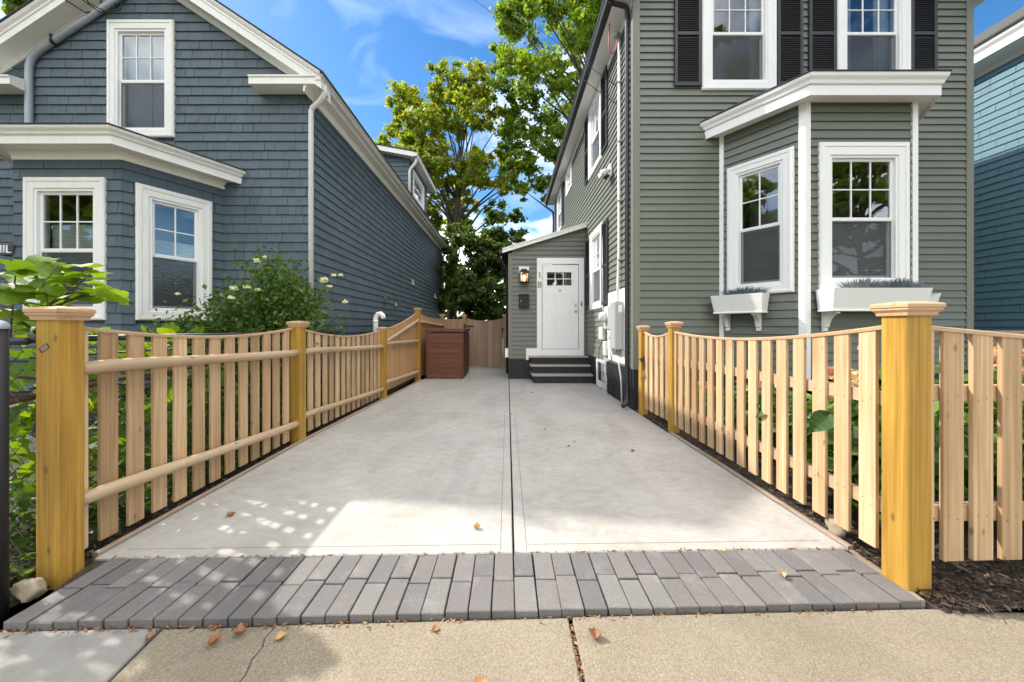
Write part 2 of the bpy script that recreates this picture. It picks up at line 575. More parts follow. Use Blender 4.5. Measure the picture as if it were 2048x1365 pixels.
def concrete(name, c, agg=0.0, warm=(0, 0, 0), rnd=0.0, streak=True, stain=0.25, speck=0.0):
    m, n, l, bs, out = new_mat(name)
    v = coords(n, l, "world")
    big = noise(n, l, v, 0.9, 6, 0.6, 0.4)
    r = ramp(n, [(0.3, tuple(x * (0.74 if agg else 0.86) for x in c)), (0.7, tuple(min(1, x * (1.12 if agg else 1.07)) for x in c))])
    l.new(big.outputs["Fac"], r.inputs["Fac"])
    cc = r.outputs["Color"]
    if streak:                                          # broom and trowel marks
        sv = coords(n, l, "world", (2.6, 4.2, 1))
        st = noise(n, l, sv, 1.3, 8, 0.66, 2.6)
        r2 = ramp(n, [(0.38, (0.90, 0.89, 0.87)), (0.62, (1.04, 1.04, 1.04))])
        l.new(st.outputs["Fac"], r2.inputs["Fac"])
        cc = mixc(n, l, cc, r2.outputs["Color"], 1.0, "MULTIPLY")
    if stain:
        s2 = noise(n, l, v, 2.7, 8, 0.7, 0.8)
        r3 = ramp(n, [(0.56, (0, 0, 0)), (0.78, (stain,) * 3)])
        l.new(s2.outputs["Fac"], r3.inputs["Fac"])
        cc = mixc(n, l, cc, (0.36, 0.27, 0.18), r3.outputs["Color"])
    if streak:
        dk = noise(n, l, coords(n, l, "world", (1.6, 0.55, 1)), 1.1, 6, 0.7, 0.5)
        r10 = ramp(n, [(0.42, (0.90, 0.895, 0.885)), (0.56, (1.0, 1.0, 1.0))])
        l.new(dk.outputs["Fac"], r10.inputs["Fac"])
        cc = mixc(n, l, cc, r10.outputs["Color"], 1.0, "MULTIPLY")
        sv2 = n.new("ShaderNodeTexVoronoi"); sv2.inputs["Scale"].default_value = 2.1
        l.new(v, sv2.inputs["Vector"])
        r11 = ramp(n, [(0.012, (0.55, 0.52, 0.48)), (0.035, (1, 1, 1))])
        l.new(sv2.outputs["Distance"], r11.inputs["Fac"])
        cc = mixc(n, l, cc, r11.outputs["Color"], 0.6, "MULTIPLY")
    fine = noise(n, l, v, 240, 3, 0.6)
    r4 = ramp(n, [(0.35, (0.88,) * 3), (0.65, (1.06,) * 3)])
    l.new(fine.outputs["Fac"], r4.inputs["Fac"])
    cc = mixc(n, l, cc, r4.outputs["Color"], 1.0, "MULTIPLY")
    hgt = fine.outputs["Fac"]
    if speck:                                           # sandy face and pale bloom
        sp = noise(n, l, v, 330, 2, 0.8)
        r8 = ramp(n, [(0.36, (1 - speck,) * 3), (0.64, (1 + speck,) * 3)])
        l.new(sp.outputs["Fac"], r8.inputs["Fac"])
        cc = mixc(n, l, cc, r8.outputs["Color"], 1.0, "MULTIPLY")
        ef = noise(n, l, v, 7, 5, 0.65)
        r9 = ramp(n, [(0.55, (0, 0, 0)), (0.75, (0.38,) * 3)])
        l.new(ef.outputs["Fac"], r9.inputs["Fac"])
        cc = mixc(n, l, cc, tuple(x * 1.9 for x in c), r9.outputs["Color"])
    if agg:                                             # exposed pebbles
        vo = n.new("ShaderNodeTexVoronoi"); vo.inputs["Scale"].default_value = 240
        wv = noise(n, l, v, 30, 2)
        mv = mixc(n, l, v, wv.outputs["Color"], 0.012)
        l.new(mv, vo.inputs["Vector"])
        r5 = ramp(n, [(0.0, (0.34, 0.26, 0.16)), (0.28, (0.74, 0.60, 0.42)), (0.55, (1.0, 0.92, 0.74)), (0.85, (1.35, 1.30, 1.2)), (0.95, (0.36, 0.34, 0.32))])
        l.new(vo.outputs["Color"], r5.inputs["Fac"])
        cc = mixc(n, l, cc, r5.outputs["Color"], agg, "MULTIPLY")
        vo2 = n.new("ShaderNodeTexVoronoi"); vo2.inputs["Scale"].default_value = 85
        l.new(v, vo2.inputs["Vector"])
        r6 = ramp(n, [(0.0, (0.45,) * 3), (0.09, (0.55, 0.5, 0.45)), (0.15, (1, 1, 1))])
        l.new(vo2.outputs["Distance"], r6.inputs["Fac"])
        cc = mixc(n, l, cc, r6.outputs["Color"], agg * 0.55, "MULTIPLY")
        hgt = vo.outputs["Distance"]
    if rnd:
        oi = n.new("ShaderNodeObjectInfo")
        r7 = ramp(n, [(0, (1 - rnd, 1 - rnd, 1 - rnd * 0.9)), (0.5, (1, 0.98, 0.985)), (1, (1 + rnd, 1 + rnd, 1 + rnd))])
        l.new(oi.outputs["Random"], r7.inputs["Fac"])
        cc = mixc(n, l, cc, r7.outputs["Color"], 1.0, "MULTIPLY")
    l.new(cc, bs.inputs["Base Color"])
    bs.inputs["Roughness"].default_value = 0.85
    l.new(bump(n, l, hgt, 0.35, 0.004, bump(n, l, big.outputs["Fac"], 0.3, 0.02)), bs.inputs["Normal"])
    return m


def soil(name, a, b, scale=40):
    m, n, l, bs, out = new_mat(name)
    v = coords(n, l, "world")
    t = noise(n, l, v, scale, 6, 0.7)
    r = ramp(n, [(0.3, a), (0.7, b)])
    l.new(t.outputs["Fac"], r.inputs["Fac"])
    l.new(r.outputs["Color"], bs.inputs["Base Color"])
    bs.inputs["Roughness"].default_value = 0.95
    l.new(bump(n, l, t.outputs["Fac"], 0.9, 0.03), bs.inputs["Normal"])
    return m


def chip_mat(name, c1, c2, c3):
    m, n, l, bs, out = new_mat(name)
    g = n.new("ShaderNodeNewGeometry")
    rr = ramp(n, [(0, c1), (0.7, c2), (1, c3)])
    l.new(g.outputs["Random Per Island"], rr.inputs["Fac"])
    l.new(rr.outputs["Color"], bs.inputs["Base Color"])
    bs.inputs["Roughness"].default_value = 0.9
    return m


M_slab = concrete("driveway_concrete", (0.435, 0.412, 0.38), stain=0.4)
M_walk = concrete("aggregate_concrete", (0.262, 0.232, 0.182), agg=0.6, streak=False, stain=0.5)
M_walk_new = concrete("newer_plain_concrete", (0.29, 0.275, 0.25), streak=True, stain=0.2)
M_paver = concrete("grey_paver", (0.160, 0.149, 0.141), rnd=0.17, streak=False, stain=0.12, speck=0.32)
M_soil = soil("dark_soil", (0.035, 0.024, 0.017), (0.10, 0.075, 0.055))
M_grass_ground = soil("lawn_ground", (0.035, 0.05, 0.015), (0.09, 0.10, 0.04), 15)
M_asphalt = soil("road_asphalt", (0.04, 0.04, 0.04), (0.065, 0.064, 0.062), 90)
M_mulch = chip_mat("bark_mulch", (0.018, 0.010, 0.007), (0.052, 0.030, 0.020), (0.17, 0.12, 0.08))
M_litter = chip_mat("dry_leaf_crumbs", (0.10, 0.04, 0.018), (0.24, 0.11, 0.04), (0.40, 0.27, 0.13))
M_rock = concrete("pale_field_stone", (0.34, 0.285, 0.205), streak=False, stain=0.3)
M_fleaf = plain("dry_brown_leaf", (0.30, 0.14, 0.06), 0.6, 0, 0.5, 0.45, 30)
M_fleaf2 = plain("dry_tan_leaf", (0.50, 0.29, 0.12), 0.6, 0, 0.5, 0.35, 30)
M_yleaf = plain("yellow_leaf", (0.70, 0.48, 0.06), 0.6, 0, 0.3, 0.2, 30)

# ---------------------------------------------------------------- ground
g = MB(); g.add([(-400, -400, -0.16), (400, -400, -0.16), (400, 400, -0.16), (-400, 400, -0.16)], [(0, 1, 2, 3)])
structure(g.build("ground", M_grass_ground))
r = MB(); r.box(-120, 120, -9.5, -1.9, -0.30, -0.14)
structure(r.build("road", M_asphalt))
k = MB(); k.box(-120, 120, -1.9, -1.72, -0.3, -0.035, 0.015)
structure(k.build("kerb", M_walk_new))

front = lambda x: 1.568 + 0.030 * x                     # where apron and sidewalk meet
back = lambda x: 1.972 + 0.020 * x                      # where slab and apron meet

# bed soil left and right of the drive
b = MB()
b.add([(-2.31, 1.62, -0.03), (-2.31, 8.6, -0.02), (-2.06, 11, -0.02), (-2.975, 16.5, -0.02), (-14, 16.5, -0.02), (-14, 1.40, -0.036), (-5, 1.405, -0.036), (-2.31, 1.488, -0.036)],
      [(0, 1, 2, 3, 4, 5, 6, 7)])
structure(b.build("planting_bed", M_soil))
b = MB()
nx, ny = 60, 50
for j in range(ny + 1):
    for i in range(nx + 1):
        x = 1.945 + (14 - 1.945) * (i / nx) ** 1.6
        y = 1.585 + (5.4 - 1.585) * j / ny
        b.v.append((x, y, -0.012 + 0.02 * math.sin(x * 5 + y * 3) * math.sin(y * 7) + random.uniform(-.008, .008)))
for j in range(ny):
    for i in range(nx):
        a = j * (nx + 1) + i
        b.f.append((a, a + 1, a + nx + 2, a + nx + 1))
mulch = structure(b.build("mulch_bed", M_soil))


def chips(name, parent, pts, mat, smin, smax, flat=0.35):
    n = len(pts)
    P = np.array(pts)
    L = rng.uniform(smin, smax, n)[:, None]
    th = rng.uniform(0, 2 * np.pi, n)
    d = np.stack([np.cos(th), np.sin(th), rng.normal(0, 0.25, n)], 1)
    e = np.stack([-np.sin(th), np.cos(th), rng.normal(0, 0.3, n)], 1)
    W = L * rng.uniform(0.2, 0.5, (n, 1))
    up = np.array([[0, 0, 1.0]]) * L * flat
    q = [P - d * L - e * W, P + d * L - e * W * .6, P + d * L * .9 + e * W, P - d * L * .8 + e * W * .7, P + up * .5]
    V = np.stack(q, 1).reshape(-1, 3)
    i = (np.arange(n) * 5)[:, None]
    F = np.concatenate([i + np.array([[a, b_, 4]]) for a, b_ in ((0, 1), (1, 2), (2, 3), (3, 0))], 0)
    mb = MB(); mb.v = V.tolist(); mb.f = F.tolist()
    a = np.array(mb.v); c = (a.min(0) + a.max(0)) / 2
    me = bpy.data.meshes.new(name)
    me.from_pydata((a - c).tolist(), [], mb.f)
    me.materials.append(mat)
    o = place(name, me, c, parent)
    o["kind"] = "stuff"
    return o


pts = []
for _ in range(5200):
    x = 1.965 + random.random() ** 2 * 1.4
    y = random.uniform(1.62 + .03 * (x - 2), 5.2)
    pts.append((x, y, -0.002 + random.uniform(-.005, .02)))
for _ in range(2600):
    x = random.uniform(2.0, 3.6); y = 1.585 + abs(random.gauss(0, .22)) - random.random() * .03
    pts.append((x, y, -0.004 + random.uniform(-.005, .02)))
chips("mulch_chips", mulch, pts, M_mulch, 0.006, 0.019)
pts = []
for _ in range(2600):
    y = 1.66 + random.random() ** 1.4 * 5
    x = -2.33 - abs(random.gauss(0, .35))
    pts.append((x, y, -0.02 + random.uniform(0, .02)))
lit = chips("leaf_litter", None, pts, M_mulch, 0.008, 0.026)
lit["label"] = "dark leaf litter and wood crumbs under the left fence"

# sidewalk: three aggregate slabs and one newer plain slab
walk = MB(); walk.box(-60, 60, -1.72, 1.57 - .03, -0.2, -0.062)
walk = structure(walk.build("sidewalk", M_soil))


def poly_slab(name, pts2, z0, z1, mat, parent, ch=0.006):
    """flat slab from an outline, with a worn edge"""
    n = len(pts2)
    cx = sum(p[0] for p in pts2) / n; cy = sum(p[1] for p in pts2) / n
    ins = []
    for i, (x, y) in enumerate(pts2):
        d = math.hypot(x - cx, y - cy)
        ins.append((x + (cx - x) / d * ch * 1.4, y + (cy - y) / d * ch * 1.4))
    vs_ = [(x, y, z0) for x, y in pts2] + [(x, y, z1 - ch) for x, y in pts2] + [(x, y, z1) for x, y in ins]
    fs = [tuple(range(2 * n, 3 * n))]
    for i in range(n):
        j = (i + 1) % n
        fs += [(i, j, n + j, n + i), (n + i, n + j, 2 * n + j, 2 * n + i)]
    mb = MB(); mb.add(vs_, fs)
    return mb.build(name, mat, parent)


wz = -0.030
jx = lambda y: 0.272 - (1.54 - y) * 0.01                 # joint right of centre
cr = [(-1.01, 1.51), (-1.02, 1.47), (-1.0, 1.43), (-1.005, 1.38), (-.985, 1.32), (-.99, 1.25), (-.97, 1.1), (-.96, 0.9), (-.93, 0.6), (-.95, .2), (-.92, -.3), (-.94, -1.7)]
lj = [(-1.505, 1.51), (-1.475, 1.28), (-1.46, 0.8), (-1.45, -1.7)]
fe = lambda x: front(x) - 0.006
poly_slab("concrete_slab", [(-5.0, fe(-5)), (lj[0][0], fe(lj[0][0]))] + lj[1:] + [(-5.0, -1.7)], -.15, wz, M_walk_new, walk)
poly_slab("concrete_slab", [(lj[0][0] + .016, fe(-1.5)), (-1.012, fe(-1.01))] + cr[1:] + [(x + .012, y) for x, y in lj[:0:-1]], -.15, wz - .004, M_walk, walk)
poly_slab("concrete_slab", [(-1.006, fe(-1.01)), (jx(1.57), fe(.25)), (jx(-1.7), -1.7)] + [(x + .006, y) for x, y in cr[:0:-1]], -.15, wz, M_walk, walk)
poly_slab("concrete_slab", [(jx(1.57) + .018, fe(.25)), (1.93, fe(1.9)), (2.3, 1.60), (4.5, 1.60), (4.5, -1.7), (jx(-1.7) + .018, -1.7)], -.15, wz + .002, M_walk, walk)
for sx in range(3):
    poly_slab("concrete_slab", [(4.52 + sx * 2.5, 1.52), (7 + sx * 2.5, 1.52), (7 + sx * 2.5, -1.7), (4.52 + sx * 2.5, -1.7)], -.15, wz, M_walk, walk)
    poly_slab("concrete_slab", [(-5.02 - sx * 2.5, 1.4), (-7.5 - sx * 2.5, 1.4), (-7.5 - sx * 2.5, -1.7), (-5.02 - sx * 2.5, -1.7)], -.15, wz, M_walk, walk)
pts = []
for _ in range(520):
    x = random.uniform(-2.25, 1.7)
    w_ = 1.0 if x < -.6 else .45
    if random.random() > w_: continue
    pts.append((x, front(x) - abs(random.gauss(0, .014)) - .003, wz + .004))
for _ in range(160):
    y = random.uniform(.9, 1.54); pts.append((jx(y) + random.uniform(.0, .018), y, wz - .006))
for _ in range(220):
    x = random.uniform(-2.2, 1.9); pts.append((x, back(x) + random.gauss(0, .004), .001))
chips("leaf_crumbs", walk, pts, M_litter, 0.003, 0.012)

# apron of grey pavers
apron = MB(); apron.add([(-2.2, front(-2.2) + .03, -.05), (1.9, front(1.9) + .03, -.05), (1.97, back(1.97), -.016), (-2.28, back(-2.28), -.016)], [(0, 1, 2, 3)])
apron = structure(apron.build("paver_apron", M_soil))
pitch = 0.1052


def brick_mesh(w, l_, h):
    mb = MB(); mb.box(-w / 2, w / 2, -l_ / 2, l_ / 2, -h, 0, 0.0035)
    me = bpy.data.meshes.new("paver_brick")
    me.from_pydata(mb.v, [], mb.f); fix_normals(me); me.materials.append(M_paver)
    return me


bm_var = {}
ncol = 39
for c_ in range(ncol):
    x = -2.175 + pitch * (c_ + 0.5) + random.uniform(-.0015, .0015)
    f0, b0 = front(x), back(x)
    mid = f0 + (b0 - f0) * 0.50 + (0.016 if c_ % 2 else -0.014) + random.uniform(-.004, .004)
    shear = 0.0
    for (ya, yb) in ((f0, mid - .003), (mid + .003, b0 - .006)):
        ln = round(yb - ya, 3)
        wd = pitch - random.choice((.0045, .006, .0075))
        key = (ln, wd)
        if key not in bm_var: bm_var[key] = brick_mesh(wd, ln, .055)
        place("paver_brick", bm_var[key], (x, (ya + yb) / 2, random.uniform(-.004, .003)), apron,
              (random.uniform(-.006, .006), random.uniform(-.008, .008), random.uniform(-.006, .006)))

# driveway slabs
drive = MB(); drive.add([(-2.25, 1.95, -.09), (1.93, 2.0, -.09), (1.93, 10.8, -.09), (-2.0, 10.8, -.09)], [(0, 1, 2, 3)])
drive = structure(drive.build("driveway", M_soil))
lx = lambda y: -2.272 if y < 3.9 else -2.272 + (y - 3.9) * 0.046
rx = lambda y: 1.93 if y < 5.4 else 1.945
J, G = 0.035, 0.006
poly_slab("concrete_slab", [(lx(2), back(-2.27)), (J - G, back(0)), (J - G, 5.315), (lx(5.3), 5.315), (lx(3.9), 3.9)], -.1, 0, M_slab, drive)
poly_slab("concrete_slab", [(J + G, back(0)), (1.945, back(1.94)), (1.945, 3.5), (1.93, 5.315), (J + G, 5.315)], -.1, 0, M_slab, drive)
poly_slab("concrete_slab", [(lx(5.32), 5.323), (J - G, 5.323), (J - G, 8.64), (J - .03, 12.5), (-1.9, 12.5), (lx(8.7), 8.7)], -.1, 0, M_slab, drive)
poly_slab("concrete_slab", [(J + G, 5.323), (1.93, 5.323), (1.945, 8.64), (J + G, 8.64)], -.1, 0, M_slab, drive)
# tooled lines a hand's breadth inside the slab edges
for a, b_ in (((lx(2) + .10, back(-2.1) + .072), (J - .085, back(0) + .075)), ((J + .085, back(0) + .075), (1.86, back(1.86) + .075)),
              ((J - .075, back(0) + .02), (J - .075, 5.3)), ((J + .075, back(0) + .02), (J + .075, 5.3))):
    d = Vector((b_[0] - a[0], b_[1] - a[1])).normalized(); q = Vector((-d.y, d.x)) * .0022
    mb = MB(); mb.add([(a[0] - q.x, a[1] - q.y, .0006), (b_[0] - q.x, b_[1] - q.y, .0006), (b_[0] + q.x, b_[1] + q.y, .0006), (a[0] + q.x, a[1] + q.y, .0006)], [(0, 1, 2, 3)])
    mb.build("tooled_line", M_line, drive)
# edging boards
for pts2 in ([(-2.272, 1.94), (-2.272, 3.9), (-2.062, 8.45)], [(1.947, 2.0), (1.947, 3.5), (1.940, 4.2)]):
    s = -1 if pts2[0][0] < 0 else 1
    for (x0, y0), (x1, y1) in zip(pts2, pts2[1:]):
        mb = MB()
        mb.prism([(0, -.08), (.032, -.08), (.032, .014), (.028, .018), (.004, .018), (0, .014)], (x0 + s * .002, y0 + .004, 0), (x1 + s * .002, y1, 0), (s, 0, 0), (0, 0, 1))
        mb.build("edging_board", M_edge, drive)
mb = MB(); mb.prism([(0, -.08), (.030, -.08), (.030, -.002), (.004, .002)], (1.915, 1.63, 0), (1.950, 2.0, 0), (1, 0, 0), (0, 0, 1)); mb.build("edging_board", M_edge, drive)

# ---------------------------------------------------------------- fences


def post(parent, x0, y0, w, top, capw=0.17, mat=M_post, label=None):
    """square post with a moulded flat cap; (x0, y0) is its lower-left corner seen from above"""
    mb = MB(); mb.box(x0, x0 + w, y0, y0 + w, -0.06, top - 0.05, 0.004)
    o = mb.build("post", mat, parent, label=label)
    cx, cy = x0 + w / 2, y0 + w / 2
    h = w / 2
    c = capw / 2
    prof = [(h - .002, top - .065), (h + .012, top - .065), (h + .014, top - .05), (h + .026, top - .036), (c - .006, top - .030), (c, top - .024), (c, top - .010), (c - .006, top - .004), (.03, top + .006), (.001, top + .008)]
    vs_, fs = [], []
    for r_, z in prof:
        vs_ += [(cx - r_, cy - r_, z), (cx + r_, cy - r_, z), (cx + r_, cy + r_, z), (cx - r_, cy + r_, z)]
    for i in range(len(prof) - 1):
        for k_ in range(4):
            a, b_ = i * 4 + k_, i * 4 + (k_ + 1) % 4
            fs.append((a, b_, b_ + 4, a + 4))
    mb = MB(); mb.add(vs_, fs)
    mb.build("post_cap", M_cap, o)
    return o


def scallop(t, z0, z1, sag):
    return z0 + (z1 - z0) * t - sag * 4 * t * (1 - t)


def pickets(parent, fr, u0, u1, pitch, w, th, w0, zb, ztop, name="picket", mat=M_picket, first=0.0, jit=.003):
    u = u0 + first
    while u < u1 - 0.02:
        a, b_ = max(u, u0), min(u + w, u1)
        if b_ - a > .015:
            za, zc = ztop((a - u0) / (u1 - u0)), ztop((b_ - u0) / (u1 - u0))
            mb = MB()
            c = .0025
            zz = zb + random.uniform(-jit, jit)
            j = random.uniform(-.002, .002)
            prof = [(w0 + j, a + c), (w0 + j + c, a), (w0 + j + th - c, a), (w0 + j + th, a + c), (w0 + j + th, b_ - c), (w0 + j + th - c, b_), (w0 + j + c, b_), (w0 + j, b_ - c)]
            vs_ = [fr.p(uu, ww, zz) for ww, uu in prof] + [fr.p(uu, ww, za + (zc - za) * (uu - a) / (b_ - a)) for ww, uu in prof]
            n = len(prof)
            fs = [(i, (i + 1) % n, n + (i + 1) % n, n + i) for i in range(n)] + [tuple(range(n)), tuple(range(n, 2 * n))]
            mb.add(vs_, fs)
            mb.build(name, mat, parent)
        u += pitch


def top_rail(parent, fr, u0, u1, w0, w1, ztop, h=0.022, n=26, mat=None):
    mb = MB()
    for i in range(n + 1):
        t = i / n
        u, z = u0 + (u1 - u0) * t, ztop(t)
        mb.v += [fr.p(u, w0, z), fr.p(u, w1, z), fr.p(u, w1, z + h - .005), fr.p(u, w1 - .005, z + h), fr.p(u, w0 + .005, z + h), fr.p(u, w0, z + h - .005)]
    for i in range(n):
        for k_ in range(6):
            a, b_ = i * 6 + k_, i * 6 + (k_ + 1) % 6
            mb.f.append((a, b_, b_ + 6, a + 6))
    mb.f += [tuple(range(6)), tuple(range(n * 6, n * 6 + 6))]
    return mb.build("scalloped_top_strip", mat or M_railX, parent)


def log_rail(parent, fr, u0, u1, z0, z1, w, r):
    n = 14
    pts, rad = [], []
    for i in range(n + 1):
        t = i / n
        pts.append(fr.p(u0 + (u1 - u0) * t, w + .004 * math.sin(t * 7), z0 + (z1 - z0) * t + .006 * math.sin(t * 5 + 1)))
        e = min(t, 1 - t) * n
        rad.append(r * (0.55 if e < .01 else 1.0) * (1 + .05 * math.sin(t * 11)))
    pts.insert(1, fr.p(u0 + .012, w, z0)); rad.insert(1, r * .95)
    pts.insert(-1, fr.p(u1 - .012, w, z1)); rad.insert(-1, r * .95)
    mb = MB(); mb.tube(pts, rad, 12)
    return mb.build("log_rail", M_railY, parent, smooth=True)


PW = 0.114
# left picket fence along the drive
lf = thing("picket_fence", "long cedar picket fence with round log rails along the left edge of the drive", "fence", (-2.3, 4.0, 0))
post(lf, -2.27 - PW, 1.767, PW, 1.372)
post(lf, -2.285 - PW, 3.86, PW, 1.335)
post(lf, -2.18 - PW, 6.22, PW, 1.272)
f1 = Fr(-2.27 - .055, 1.881, -2.285 - .055, 3.86, (1, 0))
zt1 = lambda t: scallop(t, 1.262, 1.245, .072)
pickets(lf, f1, 0, f1.L, .1525, .095, .02, -.045, .035, zt1, first=-.012)
top_rail(lf, f1, 0, f1.L, -.052, -.018, zt1)
log_rail(lf, f1, .002, f1.L + .01, 1.045, .99, .013, .037)
log_rail(lf, f1, .002, f1.L + .01, .335, .205, .013, .037)
f2 = Fr(-2.285 - .055, 3.974, -2.18 - .055, 6.22, (1, 0))
zt2 = lambda t: scallop(t, 1.245, 1.20, .095)
pickets(lf, f2, 0, f2.L, .1525, .095, .02, -.045, .035, zt2, first=.02)
top_rail(lf, f2, 0, f2.L, -.052, -.018, zt2)
log_rail(lf, f2, .002, f2.L + .01, .99, .93, .013, .036)
log_rail(lf, f2, .002, f2.L + .01, .26, .17, .013, .036)

# tall board fence beside and behind the storage box
bf = thing("board_fence", "tall solid board fence rising behind the brown storage box", "fence", (-2.15, 8.4, 0))
post(bf, -2.12 - PW, 8.44, PW, 1.735)
post(bf, -1.97 - PW, 10.90, PW, 1.675, mat=M_gate)
post(bf, -1.30 - PW, 10.92, PW, 1.66)
f3 = Fr(-2.18 - .055, 6.334, -2.12 - .055, 8.44, (1, 0))
zt3 = lambda t: 1.205 + (1.60 - 1.205) * t - .20 * t * (1 - t)
pickets(bf, f3, 0, f3.L, .117, .1145, .02, -.045, .09, zt3, "board", M_board)
top_rail(bf, f3, 0, f3.L, -.052, -.018, zt3)
log_rail(bf, f3, .002, f3.L + .01, .99, 1.435, .013, .036)
log_rail(bf, f3, .002, f3.L + .01, .97, .945, .013, .036)
log_rail(bf, f3, .002, f3.L + .01, .26, .20, .013, .036)
f4 = Fr(-2.12 - .055, 8.554, -1.97 - .055, 10.90, (1, 0))
zt4 = lambda t: scallop(t, 1.62, 1.52, .06)
pickets(bf, f4, 0, f4.L, .117, .1145, .02, -.045, .06, zt4, "board", M_board)
top_rail(bf, f4, 0, f4.L, -.052, -.018, zt4)
log_rail(bf, f4, .002, f4.L + .01, 1.40, 1.33, .013, .036)
f5 = Fr(-1.97, 10.96, -1.30 - PW, 10.96, (0, -1))
zt5 = lambda t: scallop(t, 1.51, 1.51, .02)
pickets(bf, f5, 0, f5.L, .117, .1145, .02, -.01, .06, zt5, "board", M_gate)
top_rail(bf, f5, 0, f5.L, -.018, .018, zt5)

# back gate
bg = thing("wooden_gate", "closed pinkish board gate at the far end of the drive beside the entry porch", "gate", (-.7, 10.95, 0))
post(bg, -.135, 10.92, .09, 1.67, .135, mat=M_gate)
f6 = Fr(-1.285, 10.96, -.15, 10.96, (0, -1))
zt6 = lambda t: scallop(t, 1.53, 1.53, .075)
pickets(bg, f6, 0, f6.L, .1135, .1115, .02, -.005, .05, zt6, "board", M_gate)
top_rail(bg, f6, 0, f6.L, -.015, .024, zt6, mat=M_gate)
for z in (1.30,):
    mb = MB(); mb.box(-1.36, -1.32, 10.905, 10.918, z - .08, z + .08, .002); mb.box(-1.34, -1.06, 10.925, 10.938, z - .022, z + .022, .002); mb.box(-1.335, -1.305, 10.90, 10.938, z - .03, z + .03, .004)
    mb.build("strap_hinge", M_black, bg)
mb = MB(); mb.box(-.20, -.10, 10.90, 10.935, 1.20, 1.225, .003); mb.box(-.165, -.145, 10.89, 10.936, 1.12, 1.26, .004); mb.build("latch", M_black, bg)

# right picket fence along the drive
XR = 1.925
rf = thing("picket_fence", "pale sunlit picket fence along the right edge of the drive, with the yellow corner post", "fence", (1.98, 3.0, 0))
post(rf, XR, 1.685, PW + .006, 1.392, .18)
post(rf, 1.985 - .02, 4.19, .10, 1.335, .155)
f7 = Fr(XR + .05, 1.805, 1.985 + .03, 4.19, (-1, 0))
zt7 = lambda t: scallop(t, 1.262, 1.20, .072)
pickets(rf, f7, 0, f7.L, .1525, .092, .021, .0, .095, zt7, first=.055)
top_rail(rf, f7, 0, f7.L, -.012, .026, zt7)
for z0, z1 in ((.895, .86), (.325, .315)):
    mb = MB()
    p0, p1 = fr_pts = (f7.p(.0, -.04, 0), f7.p(f7.L, -.04, 0))
    mb.prism([(-.038, -.035), (-.002, -.035), (-.002, .035), (-.038, .035)], (f7.p(0, 0, z0)), (f7.p(f7.L, 0, z1)), (-f7.n.x * -1, -f7.n.y * -1, 0), (0, 0, 1))
    mb.build("back_rail", M_railY, rf)

# little garden gate between the two small posts
gg = thing("garden_gate", "small scalloped picket gate with a padlock beside the corner of the grey house", "gate", (1.98, 4.7, 0))
post(gg, 1.93, 5.06, .10, 1.29, .15)
f8 = Fr(1.985 + .02, 4.29, 1.985, 5.06, (-1, 0))
zt8 = lambda t: scallop(t, 1.195, 1.19, .055)
pickets(gg, f8, .008, f8.L - .008, .1525, .092, .021, .0, .11, zt8, first=.01)
top_rail(gg, f8, .008, f8.L - .008, -.012, .026, zt8)
for z in (.86, .32):
    mb = MB(); mb.prism([(-.04, -.03), (-.003, -.03), (-.003, .03), (-.04, .03)], f8.p(.01, 0, z), f8.p(f8.L - .01, 0, z), (f8.n.x, f8.n.y, 0), (0, 0, 1)); mb.build("back_rail", M_railY, gg)
mb = MB(); mb.add([f8.p(.72, .024, .84), f8.p(.72, .024, .76), f8.p(.80, .05, .80), f8.p(.72, .05, .84), f8.p(.72, .05, .76), f8.p(.80, .075, .805), f8.p(.86, .06, .80)],
                  [(0, 1, 2), (3, 5, 4), (0, 2, 5, 3), (1, 4, 5, 2), (0, 3, 4, 1), (2, 6, 5)])
mb.build("thumb_latch", M_dark, gg)
mb = MB(); mb.tube([f8.p(.70, .03, .76), f8.p(.735, .045, .70), f8.p(.715, .045, .65), f8.p(.69, .035, .70), f8.p(.70, .028, .75)], .005, 6); mb.build("hasp", M_dark, gg)
pl = thing("padlock", "small brass padlock hanging on the little garden gate", "padlock", f8.p(.71, .045, .54))
mb = MB(); c = f8.p(.71, .046, 0); mb.box(c[0] - .011, c[0] + .011, c[1] - .022, c[1] + .022, .555, .605, .004); mb.build("lock_body", M_brass, pl)
mb = MB(); mb.tube([(c[0], c[1] - .014, .60), (c[0], c[1] - .014, .635), (c[0], c[1] - .008, .65), (c[0], c[1] + .008, .65), (c[0], c[1] + .014, .635), (c[0], c[1] + .014, .60)], .0035, 6); mb.build("shackle", M_silver, pl)

# right street-side picket fence
sf = thing("picket_fence", "picket fence facing the sidewalk, right of the yellow corner post", "fence", (2.6, 1.75, 0))
f9 = Fr(XR + PW + .006, 1.755, 4.5, 1.83, (0, -1))
zt9 = lambda t: 1.262 - .13 * math.sin(min(1, t * 1.15) * math.pi * .5) if t < .87 else 1.262 - .13
pickets(sf, f9, 0, f9.L, .1525, .105, .021, .0, .11, zt9, first=-.03)
top_rail(sf, f9, 0, f9.L, -.012, .026, zt9)
for z in (.92, .315):
    mb = MB(); mb.prism([(-.04, -.04), (-.003, -.04), (-.003, .04), (-.04, .04)], f9.p(0.002, 0, z + .02), f9.p(f9.L, 0, z), (f9.n.x, f9.n.y, 0), (0, 0, 1)); mb.build("back_rail", M_railX, sf)
post(sf, 4.5, 1.78, PW, 1.37)

